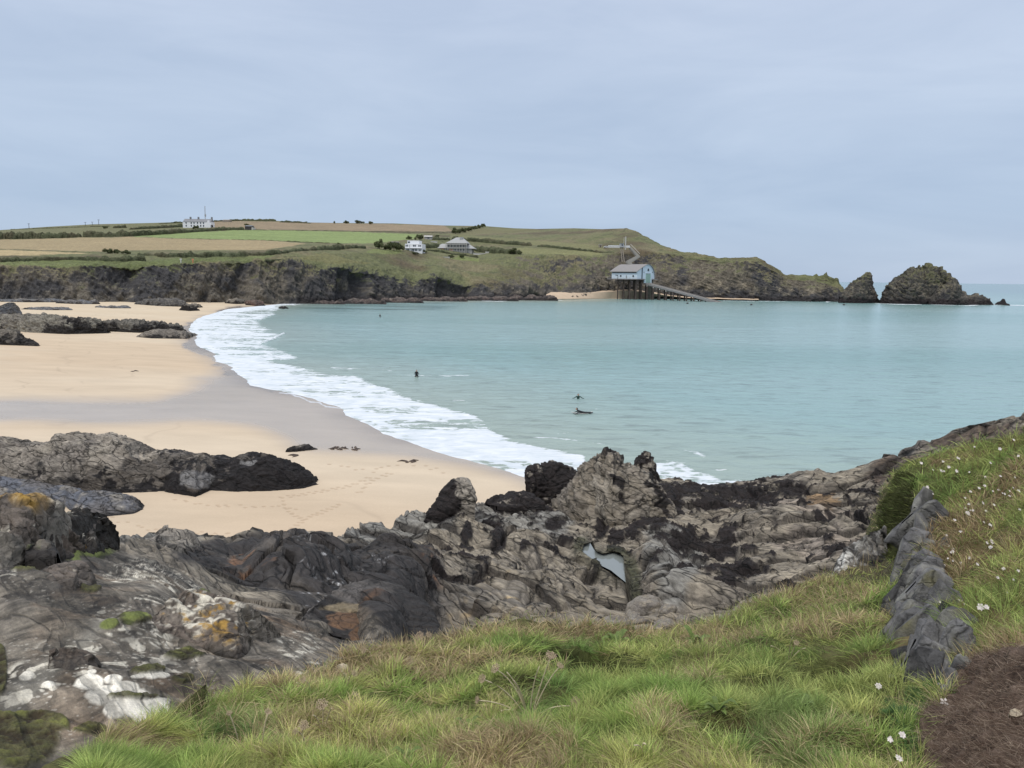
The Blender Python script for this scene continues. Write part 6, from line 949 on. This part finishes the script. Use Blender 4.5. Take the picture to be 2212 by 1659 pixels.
# driftweed on the sand
wr = random.Random(4); scr = MB()
for a, b, rx, ry, n, lab in [(745, 970, 30, 4, 16, 'scatter of dark weed scraps on the wet sand right of the small rock'), (882, 997, 14, 2, 6, 'few dark weed scraps on the sand farther right'), (640, 1077, 0, 0, 0, ''), (640, 985, 12, 1.5, 5, 'thin dark weed strand left of the tip of the long outcrop'), (290, 802, 8, 1, 3, 'tiny weed scraps on the dry upper sand')]:
    if not n: continue
    mb = MB(); P = Us(np.array([float(a)]), np.array([float(b)]))[0]
    for k in range(n):
        q_ = Us(np.array([a+wr.uniform(-rx, rx)]), np.array([b+wr.uniform(-ry, ry)]))[0]-P; c_ = Vector(q_); d_ = Vector((wr.uniform(-.4, .4), wr.uniform(-.3, .3), 0)); mb.tube([c_-d_, c_+Vector((0, 0, .06)), c_+d_], [.03, .07, .02], 5)
    o = mb.build('weed_scraps', M_PILE, None, True); o.location = P; T(o, lab, 'seaweed')
# ------------------------------------------------------------------ surfers
M_SUIT = pm('black_wetsuit', (.012, .013, .016), .45); M_SKIN = pm('skin', (.42, .27, .20), .6); M_SUITG = pm('dark_green_wetsuit', (.018, .05, .04), .45); M_BOARD = pm('surfboard_foam', (.55, .55, .52), .4)
def figure(px_, py_, pose, suit, lab, boardlab, rz):
    P = Uz(np.array([float(px_)]), np.array([float(py_)]), .05)[0]; root = empty('person', P, rz); T(root, lab, 'person', 'surfers in the bay')
    if pose == 'sit': J = {'pel': (0, 0, .12), 'wst': (0, .03, .3), 'chs': (0, .05, .5), 'nk': (0, .04, .68), 'hd': (0, .01, .82), 'hd2': (0, 0, .93)}; arm = [(.19, .04, .62), (.24, -.06, .38), (.16, -.24, .20), (.14, -.31, .17)]; leg = [(.10, -.02, .08), (.24, -.32, .04), (.27, -.38, -.38), (.27, -.50, -.42)]
    elif pose == 'low': J = {'pel': (0, .1, -.3), 'wst': (0, .08, -.1), 'chs': (0, .05, .12), 'nk': (0, .03, .32), 'hd': (0, .0, .45), 'hd2': (0, 0, .56)}; arm = [(.2, .03, .26), (.42, -.05, .10), (.62, -.12, .03), (.69, -.14, .02)]; leg = [(.1, .1, -.35), (.15, -.1, -.7), (.16, .05, -1.0), (.16, -.05, -1.1)]
    else: J = {'pel': (.55, .0, .10), 'wst': (.30, 0, .12), 'chs': (.05, 0, .22), 'nk': (-.14, 0, .36), 'hd': (-.20, 0, .48), 'hd2': (-.21, 0, .57)}; arm = None; leg = None
    nm_ = list(J); V = [J[k] for k in nm_]; Rr = {'pel': .15, 'wst': .13, 'chs': .17, 'nk': .06, 'hd': .095, 'hd2': .075}; rad = [Rr[k] for k in nm_]; E = [(i, i+1) for i in range(5)]
    def chain(root_i, pts, rr):
        k = root_i
        for p, r1 in zip(pts, rr): V.append(p); rad.append(r1); E.append((k, len(V)-1)); k = len(V)-1
    for sd_ in (-1, 1):
        if arm: chain(2, [(sd_*a, b, c_) for a, b, c_ in arm], [.07, .05, .04, .035]); chain(0, [(sd_*a, b, c_) for a, b, c_ in leg], [.10, .07, .05, .045])
        else: chain(2, [(-.02, sd_*.2, .22), (-.25, sd_*.38, .10), (-.48, sd_*.40, -.02), (-.55, sd_*.40, -.05)], [.07, .05, .04, .035]); chain(0, [(.62, sd_*.10, .09), (1.0, sd_*.12, .08), (1.4, sd_*.12, .10), (1.5, sd_*.12, .08)], [.1, .07, .05, .04])
    me = bpy.data.meshes.new('body'); me.from_pydata(V, E, []); o = link(me, 'body', suit, root); sk = o.modifiers.new('s', 'SKIN'); me.update()
    for i, d in enumerate(me.skin_vertices[0].data): d.radius = (rad[i], rad[i]); d.use_root = i == 0
    o.modifiers.new('u', 'SUBSURF').levels = 1; o.modifiers['u'].render_levels = 2
    h = Vector(J['hd']); mb = MB(); mb.tube([h+Vector((0, 0, z_)) for z_ in (-.11, -.07, 0, .06, .10)], [.05, .082, .098, .085, .03], 12); hd = mb.build('face', M_SKIN, root, True); hd.location = (0, -.035 if pose != 'prone' else 0, 0)
    if pose == 'prone': hd.location = (-.035, 0, 0)
    mb = MB(); mb.tube([h+Vector((0, 0, z_)) for z_ in (-.02, .04, .09, .125)], [.10, .108, .09, .03], 12); mb.build('hair', M_SUIT, root, True).location = (0, .02, .005)
    if boardlab:
        b = empty('surfboard', P, rz+(0 if pose == 'prone' else math.pi/2)); T(b, boardlab, 'surfboard'); n = 16; mb = MB()
        for i in range(n+1):
            t_ = i/n; w_ = .27*math.sin(math.pi*t_)**.55+.005; zz = .02+.16*(abs(t_-.5)*2)**3; xq = (t_-.5)*2.3+(.35 if pose == 'prone' else .1); mb.v += [(xq, -w_, zz), (xq, 0, zz+.035), (xq, w_, zz), (xq, 0, zz-.04)]
        for i in range(n):
            for j in range(4): mb.f.append([i*4+j, i*4+(j+1) % 4, i*4+4+(j+1) % 4, i*4+4+j])
        mb.f += [[0, 1, 2, 3][::-1], [n*4, n*4+1, n*4+2, n*4+3]]; mb.build('deck', M_BOARD, b, True); mb2 = MB(); mb2.prism([(1.1, .02), (1.2, -.18), (1.3, .02)], 1, -.01, .01).build('fin', M_SUIT, b)
figure(900, 813.5, 'sit', M_SUIT, 'person in a black wetsuit sitting upright on a board nearest the breaking surf', 'pale board tip under the sitting surfer nearest the surf', .15)
figure(1249, 861, 'low', M_SUITG, 'person in dark green chest deep in the water, farther of the two together', None, 0)
figure(1250, 893, 'prone', M_SUIT, 'person in a black wetsuit lying on a board with the head raised', 'surfboard under the lying surfer', .15)
figure(821, 684.5, 'sit', M_SUIT, 'person in black sitting on a board far out near the cliffs', 'board under the surfer far out near the cliffs', .3)
